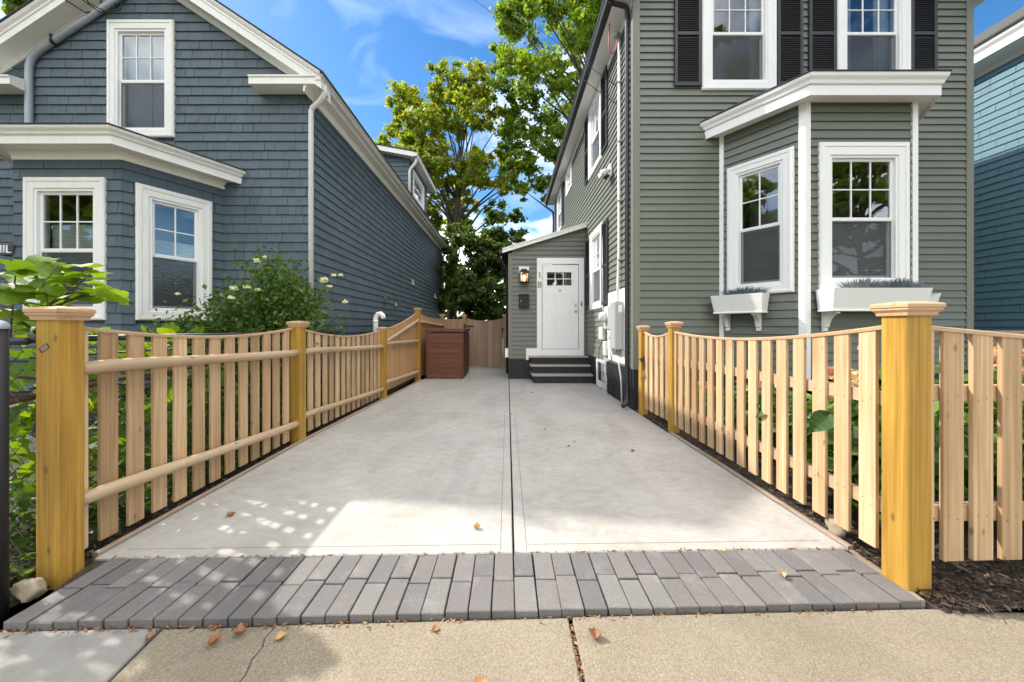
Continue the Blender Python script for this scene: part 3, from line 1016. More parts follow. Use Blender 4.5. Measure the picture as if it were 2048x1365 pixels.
# nail heads on the sunlit pickets are tiny: one joined part per fence
for par, fr, u1, zs, first in ((rf, f7, f7.L, (.86, .90, .31, .34), .055), (sf, f9, f9.L, (.90, .94, .30, .33), -.03)):
    mb = MB(); u = first
    while u < u1 - .08:
        for z in (zs[0], zs[2]):
            for du in (.024, .068):
                p = fr.p(max(u, .0) + du, .0215, z + random.uniform(0, .03))
                q = fr.n
                r_ = .0032
                mb.add([(p[0] + fr.u.x * a * r_, p[1] + fr.u.y * a * r_, p[2] + b_ * r_) for a, b_ in ((1, 0), (.5, .87), (-.5, .87), (-1, 0), (-.5, -.87), (.5, -.87))], [(0, 1, 2, 3, 4, 5)])
        u += .1525
    o = mb.build("nail_heads", M_dark, par, kind="stuff")

# black chain-link fence behind the left picket fence
cl = thing("chain_link_fence", "old black chain-link fence overgrown with vine behind the left picket fence", "fence", (-2.6, 2.0, 0))
mb = MB(); mb.tube([(-2.335, 1.60, -.1), (-2.335, 1.60, 1.27)], .034, 16); mb.build("end_post", M_black, cl, smooth=True)
mb = MB(); mb.lathe([(.037, 1.262), (.038, 1.275), (.034, 1.288), (.02, 1.30), (.002, 1.304)], (-2.335, 1.60, 0), 16); mb.build("post_cap", M_galv, cl, smooth=True)
for (x0, y0, x1, y1) in ((-3.05, 1.80, -2.40, 1.735), (-2.62, 1.93, -2.62, 5.6)):
    fr = Fr(x0, y0, x1, y1, (.6, -1))
    for z, r_ in ((1.20, .019), (1.10, .006), (.93, .007), (.10, .006)):
        mb = MB(); mb.tube([fr.p(0, -.012, z), fr.p(fr.L, -.012, z)], r_, 8); mb.build("rail", M_dark, cl, smooth=True)
    mb = MB(); s = .092; H = 1.18
    k_ = -int(H / s)
    while k_ * s < fr.L:
        for sg in (1, -1):
            pts_ = []
            ua, za = k_ * s, .04
            ub, zb_ = ua + H - za, H
            if ua < 0: za, ua = za - ua, 0
            if ub > fr.L: zb_, ub = zb_ - (ub - fr.L), fr.L
            if zb_ - za < .02: continue
            if sg == 1: pts_ = [fr.p(ua, .002, za), fr.p(ub, .002, zb_)]
            else: pts_ = [fr.p(fr.L - ua, -.002, za), fr.p(fr.L - ub, -.002, zb_)]
            mb.tube(pts_, .0022, 4)
        k_ += 1
    mb.build("wire_mesh", M_dark, cl, kind="stuff")
for y in (3.9, 5.6):
    mb = MB(); mb.tube([(-2.65, y, -.1), (-2.65, y, 1.24)], .024, 10); mb.build("line_post", M_dark, cl, smooth=True)

# inked lumber stamp on the street face of the left corner post
mb = MB()
q = []
for a_, b_ in ((-.026, -.014), (.026, -.014), (.026, .014), (-.026, .014)):
    ca, sa = math.cos(.6), math.sin(.6)
    q.append((a_ * ca - b_ * sa, a_ * sa + b_ * ca))
mb.add([(-2.338 + p[0], 1.7662, 1.165 + p[1]) for p in q] + [(-2.338 + p[0] * .8, 1.7660, 1.165 + p[1] * .8) for p in q], [(0, 1, 5, 4), (1, 2, 6, 5), (2, 3, 7, 6), (3, 0, 4, 7)])
mb.build("lumber_stamp", M_dark, lf)
mb = MB(); mb.add([(-2.338 + p[0] * .75, 1.7661, 1.165 + p[1] * .75) for p in q], [(0, 1, 2, 3)])
mb.build("lumber_stamp", M_edge, lf)

# ---------------------------------------------------------------- house building blocks


def minus(iv, cuts):
    out = [iv]
    for a, b_ in cuts:
        nxt = []
        for p, q in out:
            if b_ <= p or a >= q: nxt.append((p, q)); continue
            if a > p: nxt.append((p, a))
            if b_ < q: nxt.append((b_, q))
        out = nxt
    return out


def wall_panel(parent, fr, u0, u1, z0, top, openings, mat, name="wall", th=.14, extra=()):
    """wall slab with its window and door openings left free; top is a function of u"""
    us = sorted({u0, u1, *[x for o in openings for x in o[:2]], *extra})
    us = [u for u in us if u0 <= u <= u1]
    mb = MB()

    def piece(a, b_, za, zb, zc, zd):
        vs_ = [fr.p(a, 0, za), fr.p(b_, 0, zb), fr.p(b_, 0, zc), fr.p(a, 0, zd), fr.p(a, -th, za), fr.p(b_, -th, zb), fr.p(b_, -th, zc), fr.p(a, -th, zd)]
        mb.add(vs_, [(0, 1, 2, 3), (7, 6, 5, 4), (0, 4, 5, 1), (1, 5, 6, 2), (2, 6, 7, 3), (3, 7, 4, 0)])
    for a, b_ in zip(us, us[1:]):
        if b_ - a < 1e-4: continue
        m = (a + b_) / 2
        hs = sorted([(o[2], o[3]) for o in openings if o[0] <= m <= o[1]])
        z = z0
        for h0, h1 in hs:
            if h0 > z: piece(a, b_, z, z, h0, h0)
            z = h1
        if top(m) > z + .001: piece(a, b_, z, z, top(b_), top(a))
    return mb.build(name, mat, parent)


def clapboards(parent, fr, u0, u1, z0, z1, e, openings, mat=None, th=.020, name="clapboard", top=None):
    mat = mat or M_vinyl
    k_ = 0
    while z0 + k_ * e < z1 - .005:
        zb = z0 + k_ * e
        zt = min(zb + e, z1)
        cuts_z = sorted({zb, zt, *[z for o in openings for z in o[2:4] if zb < z < zt]})
        for za, zc in zip(cuts_z, cuts_z[1:]):
            m = (za + zc) / 2
            for a, b_ in minus((u0, u1), [(o[0], o[1]) for o in openings if o[2] <= m <= o[3]]):
                if b_ - a < .01: continue
                f = lambda z: .003 + th * (1 - (z - zb) / e)
                x = .004 if zc == zt else 0
                poly = [(a, za), (b_, za), (b_, zc + x), (a, zc + x)]
                if top:                                  # cut along the sloping roof line
                    clip = []
                    for (p, q) in zip(poly, poly[1:] + poly[:1]):
                        dp, dq = top(p[0]) - p[1], top(q[0]) - q[1]
                        if dp >= 0: clip.append(p)
                        if (dp < 0) != (dq < 0):
                            s = dp / (dp - dq); clip.append((p[0] + (q[0] - p[0]) * s, p[1] + (q[1] - p[1]) * s))
                    poly = clip
                    if len(poly) < 3 or max(p[1] for p in poly) - za < .004: continue
                mb = MB()
                n = len(poly)
                vs_ = [fr.p(u, f(z), z) for u, z in poly] + [fr.p(u, 0, z) for u, z in poly]
                mb.add(vs_, [tuple(range(n))] + [(i, (i + 1) % n, n + (i + 1) % n, n + i) for i in range(n)])
                mb.build(name, mat, parent)
        k_ += 1


def shingle_list(fr, u0, u1, z0, z1, e, openings, top=None, wmin=.085, wmax=.24, th=.018):
    """every shingle of a wall as (verts, faces)"""
    out = []
    k_ = 0
    while z0 + k_ * e < z1 - .01:
        zb = z0 + k_ * e
        zt = zb + e
        cut = [(o[0], o[1]) for o in openings if o[2] < zt - .02 and o[3] > zb + .02]
        part = {}
        u = u0 - random.uniform(0, .1)
        while u < u1:
            w_ = random.uniform(wmin, wmax)
            a, b_ = max(u, u0), min(u + w_ - random.choice((.002, .003, .004, .007)), u1)
            u += w_
            if b_ - a < .01: continue
            for p, q in minus((a, b_), cut):
                if q - p < .008: continue
                if top and max(top(p), top(q)) < zb: continue
                tz = zt + .004
                dz = random.uniform(-.0022, .0014)
                sk = random.uniform(-.002, .002)
                t0 = th + random.uniform(0, .003)
                pr = [fr.p(p, .001, zb + dz), fr.p(q, .001, zb + dz + sk * .5), fr.p(q, t0 + .004, zb + dz + sk * .5), fr.p(p, t0 + .004, zb + dz),
                      fr.p(p + sk, .001, tz), fr.p(q + sk, .001, tz), fr.p(q + sk, .005, tz), fr.p(p + sk, .005, tz)]
                out.append((pr, [(0, 1, 2, 3), (3, 2, 6, 7), (0, 3, 7, 4), (1, 5, 6, 2), (4, 7, 6, 5)]))
        k_ += 1
    return out


def ring(fr, u0, u1, z0, z1, l_, r_, b_, t_, w0, w1, ch=.006):
    """a connected rectangular frame"""
    mb = MB()
    o = [(u0, z0), (u1, z0), (u1, z1), (u0, z1)]
    i = [(u0 + l_, z0 + b_), (u1 - r_, z0 + b_), (u1 - r_, z1 - t_), (u0 + l_, z1 - t_)]
    s = [(1, 1), (-1, 1), (-1, -1), (1, -1)]
    loops = [[(u, w0, z) for u, z in o], [(u, w1 - ch, z) for u, z in o], [(u + ch * a, w1, z + ch * b2) for (u, z), (a, b2) in zip(o, s)],
             [(u - ch * a, w1, z - ch * b2) for (u, z), (a, b2) in zip(i, s)], [(u, w1 - ch, z) for u, z in i], [(u, w0, z) for u, z in i]]
    for lp in loops: mb.v += [fr.p(*p) for p in lp]
    for k_ in range(6):
        for j in range(4):
            a, b2 = k_ * 4 + j, k_ * 4 + (j + 1) % 4
            n = ((k_ + 1) % 6) * 4
            mb.f.append((a, b2, n + (j + 1) % 4, n + j))
    return mb


def quad(fr, u0, u1, z0, z1, w):
    mb = MB(); mb.add([fr.p(u0, w, z0), fr.p(u1, w, z0), fr.p(u1, w, z1), fr.p(u0, w, z1)], [(0, 1, 2, 3)])
    return mb


def window(parent, fr, u0, u1, z0, z1, cw=.115, cols=3, rows=2, trim=None, blind=None, curtain=0, screen=True, cwt=None, split=.5, label=None):
    trim = trim or M_white
    cwt = cwt or cw
    W = ring(fr, u0, u1, z0, z1, cw, cw, cw * .95, cwt, 0, .042).build("window", trim, parent, label=label)
    ring(fr, u0 + .012, u1 - .012, z0 + .012, z1 - .012, cw * .35, cw * .35, cw * .3, cw * .35, .040, .050, .004).build("casing_moulding", trim, W)
    iu0, iu1, iz0, iz1 = u0 + cw, u1 - cw, z0 + cw * .95, z1 - cwt
    ring(fr, iu0 - .001, iu1 + .001, iz0 - .001, iz1 + .001, .032, .032, .036, .030, -.10, .028, .003).build("frame", M_pvc, W)
    a, b_, c, d = iu0 + .031, iu1 - .031, iz0 + .035, iz1 - .029
    zm = c + (d - c) * split
    ring(fr, a, b_, zm - .018, d, .034, .034, .036, .034, -.035, -.006, .003).build("upper_sash", M_pvc, W)
    ring(fr, a, b_, c, zm + .018, .036, .036, .045, .034, -.066, -.037, .003).build("lower_sash", M_pvc, W)
    ga, gb, gc, gd = a + .034, b_ - .034, zm + .018, d - .034
    mw = .016
    for i in range(cols):
        for j in range(rows):
            p = ga + (gb - ga) * i / cols; q = ga + (gb - ga) * (i + 1) / cols
            s = gc + (gd - gc) * j / rows; t = gc + (gd - gc) * (j + 1) / rows
            quad(fr, p, q, s, t, -.022).build("pane", M_glass, W)
    for i in range(1, cols):
        p = ga + (gb - ga) * i / cols
        mb = MB(); mb.box(p - mw / 2, p + mw / 2, -.030, -.010, gc - .002, gd + .002, .003, fr); mb.build("muntin", M_pvc, W)
    for j in range(1, rows):
        s = gc + (gd - gc) * j / rows
        mb = MB(); mb.box(ga - .002, gb + .002, -.031, -.0115, s - mw / 2, s + mw / 2, .003, fr); mb.build("muntin", M_pvc, W)
    quad(fr, a + .035, b_ - .035, c + .044, zm - .015, -.052).build("pane", M_glass, W)
    if screen:
        quad(fr, a + .012, b_ - .012, c + .012, zm - .018, -.014).build("insect_screen", M_screen, W)
        ring(fr, a + .002, b_ - .002, c + .002, zm - .017, .012, .012, .012, .012, -.020, -.009, .002).build("screen_frame", M_pvc, W)
    # room behind
    mb = MB()
    q = [(iu0, iz0), (iu1, iz0), (iu1, iz1), (iu0, iz1)]
    mb.v = [fr.p(u, -.099, z) for u, z in q] + [fr.p(u + (.25 if u == iu1 else -.25), -.16, z + (.2 if z == iz1 else -.2)) for u, z in q] + [fr.p(u + (.25 if u == iu1 else -.25), -1.1, z + (.2 if z == iz1 else -.2)) for u, z in q]
    mb.f = [(i, (i + 1) % 4, 4 + (i + 1) % 4, 4 + i) for i in range(4)] + [(4 + i, 4 + (i + 1) % 4, 8 + (i + 1) % 4, 8 + i) for i in range(4)] + [(8, 9, 10, 11)]
    mb.build("room", M_room, W)
    if blind:
        zb0, zb1 = c + (d - c) * blind[0], c + (d - c) * blind[1]
        mb = MB(); n = max(4, int((zb1 - zb0) / .02))
        for i in range(n + 1):
            z = zb0 + (zb1 - zb0) * i / n; w = -.115 - (.012 if i % 2 else 0)
            mb.v += [fr.p(a, w, z), fr.p(b_, w, z)]
        mb.f = [(2 * i, 2 * i + 1, 2 * i + 3, 2 * i + 2) for i in range(n)]
        mb.build("pleated_blind", M_blind, W)
    if curtain:
        for (ca, cb) in ((a - .01, a + (b_ - a) * curtain), (b_ - (b_ - a) * curtain, b_ + .01)):
            mb = MB(); n = 40
            for i in range(n + 1):
                u = ca + (cb - ca) * i / n; w = -.15 + .018 * math.sin(i * .9) + .006 * math.sin(i * 2.3)
                mb.v += [fr.p(u, w, c - .05), fr.p(u, w * 1.0, d + .02)]
            mb.f = [(2 * i, 2 * i + 2, 2 * i + 3, 2 * i + 1) for i in range(n)]
            mb.build("curtain", M_curtain, W, smooth=True)
    return W


def shutter(parent, fr, u0, u1, z0, z1):
    mid = z0 + (z1 - z0) * .47
    S = ring(fr, u0, u1, z0, z1, .045, .045, .06, .06, .021, .052, .004).build("shutter", M_shutter, parent)
    mb = MB(); mb.box(u0 + .044, u1 - .044, .022, .050, mid - .028, mid + .028, .003, fr); mb.build("middle_rail", M_shutter, S)
    mb = MB(); z = z0 + .066
    while z < z1 - .07:
        if abs(z + .01 - mid) > .04:
            mb.add([fr.p(u, w, zz) for u in (u0 + .044, u1 - .044) for w, zz in ((.046, z), (.046, z + .004), (.026, z + .030), (.024, z + .026))],
                   [(0, 1, 2, 3), (4, 7, 6, 5), (0, 4, 5, 1), (1, 5, 6, 2), (2, 6, 7, 3), (3, 7, 4, 0)])
        z += .033
    mb.build("louvres", M_shutter, S, kind="stuff")
    mb = MB(); mb.box(u0 + .04, u1 - .04, .0205, .0235, z0 + .05, z1 - .05, 0, fr); mb.build("backing", M_shutter, S)
    return S


inset = lambda u0, u1, z0, z1, d=.012: (u0 + d, u1 - d, z0 + d, z1 - d)
no_top = lambda z: (lambda u: z)

# ================================================================ right house (grey-green)
rh = thing("house", "grey-green clapboard house with charcoal shutters and a white-trimmed bay, right of the drive", "house", (4.5, 8.0, 0))
FX0, FX1, FY, RB = 1.95, 7.14, 5.40, 14.4
EX = .111
Rf = Fr(FX0, FY, FX1, FY, (0, -1))
Rs = Fr(FX0, FY, FX0, RB, (-1, 0))
Rr = Fr(FX1, FY, FX1, RB, (1, 0))
BA, BB, BC, BD = (3.28, FY), (3.87, 4.56), (5.30, 4.56), (5.89, FY)
Bl, Bf, Br = Fr(*BA, *BB, (-1, -.5)), Fr(*BB, *BC, (0, -1)), Fr(*BC, *BD, (1, -.5))
ZB, ZS = .62, 6.40                                     # siding starts, soffit
BTOP = 4.20
bay_cut = (BA[0] - FX0 + .04, BD[0] - FX0 - .04, 0, BTOP + .12)
wu1 = (2.985 - FX0, 4.127 - FX0, 4.91, 6.72)
wu2 = (5.053 - FX0, 6.185 - FX0, 4.91, 6.72)
op = [bay_cut, inset(*wu1), inset(*wu2)]
apex = 8.45
gable = lambda u: ZS + .05 + (apex - ZS) * (1 - abs(u - Rf.L / 2) / (Rf.L / 2))
wallR = wall_panel(rh, Rf, 0, Rf.L, -.1, gable, op, M_shingle_back, extra=(Rf.L / 2,))
clapboards(wallR, Rf, .085, Rf.L - .085, ZB, 6.39, EX, op)
for u0_, u1_ in ((.0, Rf.L / 2), (Rf.L / 2 + .002, Rf.L)):
    clapboards(wallR, Rf, u0_, u1_, ZB + 52 * EX, 8.4, EX, op, top=gable)
window(rh, Rf, *wu1, cw=.135, blind=None, curtain=.16)
window(rh, Rf, *wu2, cw=.135, curtain=.28)
for a, b_ in ((1347, 1400), (1551, 1602), (1614, 1668), (1816, 1868)):
    ua, ub = (a - 1015) / 700 * FY - FX0, (b_ - 1015) / 700 * FY - FX0
    shutter(rh, Rf, ua, ub, 4.965, 6.68)
# side wall
ws1 = (7.10 - FY, 8.13 - FY, 1.66, 3.41)
ws2 = (7.15 - FY, 8.26 - FY, 4.72, 6.34)
ws3 = (10.5 - FY, 11.45 - FY, 5.50, 6.28)
ws4 = (12.4 - FY, 13.5 - FY, 4.80, 6.30)
ops = [inset(*w) for w in (ws1, ws2, ws3, ws4)] + [(8.60 - FY, 12.0 - FY, -.1, 3.25)]
wallS = wall_panel(rh, Rs, 0, Rs.L, -.1, no_top(ZS + .05), ops, M_shingle_back, th=.12)
clapboards(wallS, Rs, .085, Rs.L - .08, ZB, ZS, EX, ops)
window(rh, Rs, *ws1, cw=.13, blind=(.0, .5))
window(rh, Rs, *ws2, cw=.13, blind=(.0, .5))
window(rh, Rs, *ws3, cw=.11, rows=1, cols=2, screen=False)
window(rh, Rs, *ws4, cw=.12)
for a, b_, z0, z1 in ((6.69, 7.09, 1.72, 3.36), (8.14, 8.54, 1.72, 3.36), (6.74, 7.14, 4.78, 6.33), (8.27, 8.67, 4.78, 6.33), (12.0, 12.38, 4.86, 6.28), (13.52, 13.9, 4.86, 6.28)):
    shutter(rh, Rs, a - FY, b_ - FY, z0, z1)
wall_panel(rh, Rr, 0, Rr.L, -.1, no_top(ZS), [], M_vinyl, th=.1)
mb = MB(); mb.box(FX0, FX1, RB - .1, RB, -.1, ZS); mb.build("wall", M_vinyl, rh)
# foundation, black
for fr, u0, u1, w in ((Rf, -.0, BA[0] - FX0 + .1, .006), (Rf, BD[0] - FX0 - .1, Rf.L, .006), (Rs, .0, 3.2, .006)):
    mb = MB(); mb.box(u0, u1, -.05, w + (.002 if fr is Rf else 0), -.12, ZB - .004, 0, fr); mb.build("foundation", M_found, rh)
# corner posts
for x, sx in ((FX0, 1), (FX1, -1)):
    mb = MB(); s = sx
    mb.add([(x - s * .024, FY - .024, z) for z in (ZB, 7.0)] + [(x + s * .085, FY - .024, z) for z in (ZB, 7.0)] + [(x + s * .085, FY, z) for z in (ZB, 7.0)] + [(x, FY, z) for z in (ZB, 7.0)] + [(x, FY + .085, z) for z in (ZB, 7.0)] + [(x - s * .024, FY + .085, z) for z in (ZB, 7.0)],
           [(0, 2, 3, 1), (2, 4, 5, 3), (4, 6, 7, 5), (6, 8, 9, 7), (8, 10, 11, 9), (10, 0, 1, 11), (0, 10, 8, 6, 4, 2), (1, 3, 5, 7, 9, 11)])
    mb.build("corner_post", M_vinyl_corner, rh)
mb = MB(); mb.box(FX0 - .02, FX0, RB - .08, RB + .02, ZB, ZS); mb.build("corner_post", M_vinyl_corner, rh)
# bay
bz0 = .62
bl_w = (.11, Bl.L - .10, 1.735, 3.665)
bf_w = (.165, Bf.L - .10, 1.735, 3.665)
for fr, w in ((Bl, bl_w), (Bf, bf_w), (Br, None)):
    o_ = [inset(*w)] if w else []
    wb = wall_panel(rh, fr, 0, fr.L, .0, no_top(BTOP), o_, M_shingle_back, name="bay_wall", th=.05)
    clapboards(wb, fr, .05, fr.L - .05, bz0, BTOP - .01, EX, o_)
window(rh, Bl, *bl_w, cw=.125, cols=2, blind=(0, .5), cwt=.13)
window(rh, Bf, *bf_w, cw=.14, cols=3, blind=(0, .48), cwt=.17)
for fr, ua, ub in ((Bl, .0, .06), (Bl, Bl.L - .055, Bl.L + .012), (Bf, -.012, .055), (Bf, Bf.L - .055, Bf.L + .012), (Br, -.012, .055), (Br, Br.L - .06, Br.L)):
    mb = MB(); mb.box(ua, ub, -.01, .034 if fr is Bf else .0325, .55, BTOP - .002, .003, fr); mb.build("corner_board", M_white, rh)
mb = MB(); mb.add([(*BA, -.05), (*BB, -.05), (*BC, -.05), (*BD, -.05), (*BA, bz0 - .004), (*BB, bz0 - .004), (*BC, bz0 - .004), (*BD, bz0 - .004)],
                  [(0, 1, 5, 4), (1, 2, 6, 5), (2, 3, 7, 6)]); mb.build("bay_foundation", M_found, rh)
# bay eave: soffit, fascia with crown, low roof


def bay_roof(parent, A, B, C, D, o, z_soffit, z_top, z_wall, mat, y_wall, crown=True):
    """A..D outline of the bay at the wall and front; o overhang"""
    def off(P, Q, d):
        e = Vector((Q[0] - P[0], Q[1] - P[1])).normalized()
        n = Vector((e.y, -e.x))
        if n.y > 0: n = -n
        return n * d

    def corners(d):
        n1, n2, n3 = off(A, B, d), off(B, C, d), off(C, D, d)
        def meet(P, n, Q, m, e1, e2):
            # intersection of line P+n along e1 and Q+m along e2
            a = Vector(P) + n; b_ = Vector(Q) + m
            den = e1.x * e2.y - e1.y * e2.x
            t = ((b_.x - a.x) * e2.y - (b_.y - a.y) * e2.x) / den
            return a + e1 * t
        eAB = Vector((B[0] - A[0], B[1] - A[1])).normalized(); eBC = Vector((1, 0)); eCD = Vector((D[0] - C[0], D[1] - C[1])).normalized()
        b1 = meet(A, n1, B, n2, eAB, eBC); c1 = meet(B, n2, C, n3, eBC, eCD)
        a1 = meet(A, n1, (A[0], y_wall), Vector((0, 0)), eAB, eBC)
        d1 = meet(C, n3, (D[0], y_wall), Vector((0, 0)), eCD, eBC)
        return [a1, b1, c1, d1]
    levels = [(0.0, z_soffit + .004), (.035, z_soffit), (o - .03, z_soffit), (o - .03, z_soffit - .022), (o - .008, z_soffit - .022), (o - .008, z_soffit + (z_top - z_soffit) * .45),
              (o + .012, z_soffit + (z_top - z_soffit) * .50), (o + .022, z_soffit + (z_top - z_soffit) * .66), (o + .048, z_soffit + (z_top - z_soffit) * .82), (o + .055, z_top - .012), (o + .055, z_top), (o - .02, z_top)]
    mb = MB()
    for d, z in levels:
        for p in corners(d): mb.v.append((p.x, p.y, z))
    for i in range(len(levels) - 1):
        for k_ in range(3):
            a = i * 4 + k_
            mb.f.append((a, a + 1, a + 5, a + 4))
    e = mb.build("eave", mat, parent)
    # bed moulding under the soffit
    mb = MB()
    lv = [(.004, z_soffit - .10), (.026, z_soffit - .10), (.03, z_soffit - .055), (.05, z_soffit - .03), (.055, z_soffit - .002)]
    for d, z in lv:
        for p in corners(d): mb.v.append((p.x, p.y, z))
    for i in range(len(lv) - 1):
        for k_ in range(3):
            a = i * 4 + k_
            mb.f.append((a, a + 1, a + 5, a + 4))
    if crown: mb.build("bed_moulding", mat, parent)
    c = corners(o + .066)
    w = [Vector((A[0] + .25, y_wall)), Vector((D[0] - .25, y_wall))]
    mb = MB()
    zt = z_top + .003
    mb.v = [(p.x, p.y, zt) for p in c] + [(p.x, p.y, zt + .014) for p in c] + [(w[0].x, w[0].y, z_wall), (w[1].x, w[1].y, z_wall)]
    mb.f = [(0, 1, 5, 4), (1, 2, 6, 5), (2, 3, 7, 6), (4, 5, 8), (5, 6, 9, 8), (6, 7, 9), (0, 3, 2, 1)]
    mb.build("bay_roof", M_roof, parent)


bay_roof(rh, BA, BB, BC, BD, .21, 4.185, 4.41, 4.72, M_white, FY, crown=False)
# main eave on the drive side: soffit, fascia, dark gutter
mb = MB(); mb.box(1.66, FX0 + .02, FY - .35, RB + .25, ZS - .02, ZS); mb.build("soffit", M_white, rh)
mb = MB(); mb.box(FX0 - .03, FX0 - .001, FY, RB, ZS - .16, ZS - .021); mb.build("frieze_board", M_white, rh)
mb = MB(); mb.box(1.635, 1.66, FY - .36, RB + .25, ZS - .03, ZS + .12); mb.build("fascia", M_dark, rh)
mb = MB(); mb.prism([(0, 0), (-.07, 0), (-.085, .03), (-.085, .06), (-.105, .085), (-.105, .11), (0, .11)], (1.634, FY - .36, ZS - .01), (1.634, RB + .27, ZS - .01), (1, 0, 0), (0, 0, 1)); mb.build("gutter", M_dark, rh)
for sx in (1, -1):
    xe = 1.60 if sx == 1 else FX1 + .35
    xm = (FX0 + FX1) / 2
    mb = MB(); mb.prism([(0, 0), (0, .09), (RB - FY + .7, .09), (RB - FY + .7, 0)], (xe, FY - .38, ZS + .11), (xm, FY - .38, apex + .10), (0, 1, 0), (0, 0, 1)); mb.build("roof", M_roof, rh)
mb = MB(); mb.box(FX1 - .02, FX1 + .33, FY - .35, RB + .25, ZS - .02, ZS + .1); mb.build("soffit", M_white, rh)
# black downspout at the near corner and one at the far corner
mb = MB(); mb.tube([(1.60, FY + .10, ZS + .03), (1.63, FY + .10, ZS - .03), (1.86, FY + .12, ZS - .07), (1.885, FY + .12, ZS - .11), (1.885, FY + .12, .30), (1.88, FY + .10, .16), (1.84, FY + .02, .085), (1.77, FY - .02, .06)], .036, 12); mb.build("downspout", M_dark, rh, smooth=True)
mb = MB(); mb.tube([(1.60, RB + .1, ZS), (1.62, RB + .1, ZS - .15), (1.86, RB - .05, ZS - .4), (1.88, RB - .05, ZS - .6), (1.88, RB - .05, 3)], .04, 10); mb.build("downspout", M_dark, rh, smooth=True)
# basement window with white surround
ring(Rs, 6.89 - FY, 7.56 - FY, .02, .60, .07, .07, .13, .06, .004, .035, .004).build("basement_window", M_pvc, rh)
quad(Rs, 6.95 - FY, 7.50 - FY, .14, .55, .012).build("basement_pane", M_screen, rh)

# ---------------------------------------------------------------- entry porch of the right house
PX0, PY = .04, 8.63
Pf = Fr(PX0, PY, FX0, PY, (0, -1))
Pl = Fr(PX0, PY, PX0, 11.9, (-1, 0))
pt = lambda u: 3.17 + (3.74 - 3.17) * u / Pf.L
px = lambda x: (x - 1015) / 700 * PY - PX0              # photo column on this wall
pz = lambda y: 1.27 - (y - 655) / 700 * PY
door_op = (px(1075), px(1166), .62, pz(519))
wp = wall_panel(rh, Pf, 0, Pf.L, -.1, pt, [door_op], M_shingle_back, name="porch_wall", th=.06)
clapboards(wp, Pf, .07, Pf.L, .50, 3.72, EX, [door_op], top=pt)
wp2 = wall_panel(rh, Pl, 0, Pl.L, -.1, no_top(3.15), [], M_shingle_back, name="porch_wall", th=.06)
clapboards(wp2, Pl, .07, Pl.L, .50, 3.1, EX, [])
mb = MB(); mb.box(PX0 - .022, PX0 + .07, PY - .022, PY + .07, .5, 3.10, .003); mb.build("corner_post", M_vinyl_corner, rh)
mb = MB(); mb.box(PX0 - .012, FX0, PY - .012, PY + .1, -.1, .496); mb.build("porch_foundation", M_found, rh)
mb = MB(); mb.box(PX0 - .012, PX0 + .05, PY + .1, 11.9, -.1, .496); mb.build("porch_foundation", M_found, rh)
mb = MB(); mb.prism([(0, 0), (3.5, 0), (3.5, .05), (0, .05)], (PX0 - .16, PY - .10, 3.135), (FX0 + .02, PY - .10, 3.775), (0, 1, 0), (0, 0, 1)); mb.build("porch_roof", M_roof, rh)
mb = MB(); mb.prism([(-.02, -.055), (.0, -.055), (.0, .058), (-.035, .058), (-.035, .03), (-.02, .03)], (PX0 - .165, PY - .10, 3.135), (FX0 - .002, PY - .10, 3.773), (0, 1, 0), (0, 0, 1)); mb.build("rake_board", M_cream, rh)
mb = MB(); mb.prism([(0, -.03), (.098, -.03), (.098, 0), (0, 0)], (PX0 - .165, PY - .10, 3.132), (FX0 - .002, PY - .10, 3.77), (0, 1, 0), (0, 0, 1)); mb.build("rake_soffit", M_cream, rh)
mb = MB(); mb.prism([(0, 0), (-.06, 0), (-.085, .05), (-.085, .09), (0, .09)], (PX0 - .165, PY - .12, 3.07), (PX0 - .165, 12.0, 3.07), (1, 0, 0), (0, 0, 1)); mb.build("porch_gutter", M_dark, rh)
mb = MB(); mb.tube([(PX0 - .18, PY + .15, 3.07), (PX0 - .18, PY + .15, 2.95), (PX0 - .05, PY + .25, 2.7), (PX0 - .05, PY + .25, .1)], .03, 8); mb.build("downspout", M_dark, rh, smooth=True)
# door surround and door
mb = MB()
dz0, dz1 = pz(698), pz(530)
du0, du1 = px(1084.5), px(1156)
ring(Pf, px(1073.5), px(1167.5), .575, pz(517), du0 - px(1073.5) - .012, px(1167.5) - du1 - .012, dz0 - .575 - .01, pz(517) - dz1 - .012, .0, .052, .006).build("door_casing", M_white, rh)
mb = MB(); mb.add([Pf.p(u, w, z) for w in (.018, .047) for u, z in ((px(1052), pz(720)), (px(1057), pz(720)), (px(1057), .575), (px(1073.4), .575), (px(1073.4), pz(697)), (px(1052), pz(697)))],
                  [(0, 1, 2, 3, 4, 5), (6, 11, 10, 9, 8, 7)] + [(i, 6 + i, 6 + (i + 1) % 6, (i + 1) % 6) for i in range(6)]); mb.build("skirt_board", M_white, rh)
lz0, lz1 = pz(571.5), pz(545)
lu0, lu1 = px(1094), px(1143)
dmesh = ring(Pf, du0, du1, dz0, dz1, lu0 - du0, du1 - lu1, lz0 - dz0, dz1 - lz1, -.04, .012, .003)
door = dmesh.build("door", M_pvc, rh, label="white front door with six small panes and two long panels")
for j in range(2):
    a, b_ = (px(1091), px(1112)) if j == 0 else (px(1124.5), px(1145))
    mb = ring(Pf, a, b_, pz(678), pz(588), .016, .016, .016, .016, .010, .022, .006); mb.build("door_panel", M_pvc, door)
    mb = MB(); mb.box(a + .035, b_ - .035, .010, .018, pz(678) + .035, pz(588) - .035, .005, Pf); mb.build("door_panel", M_pvc, door)
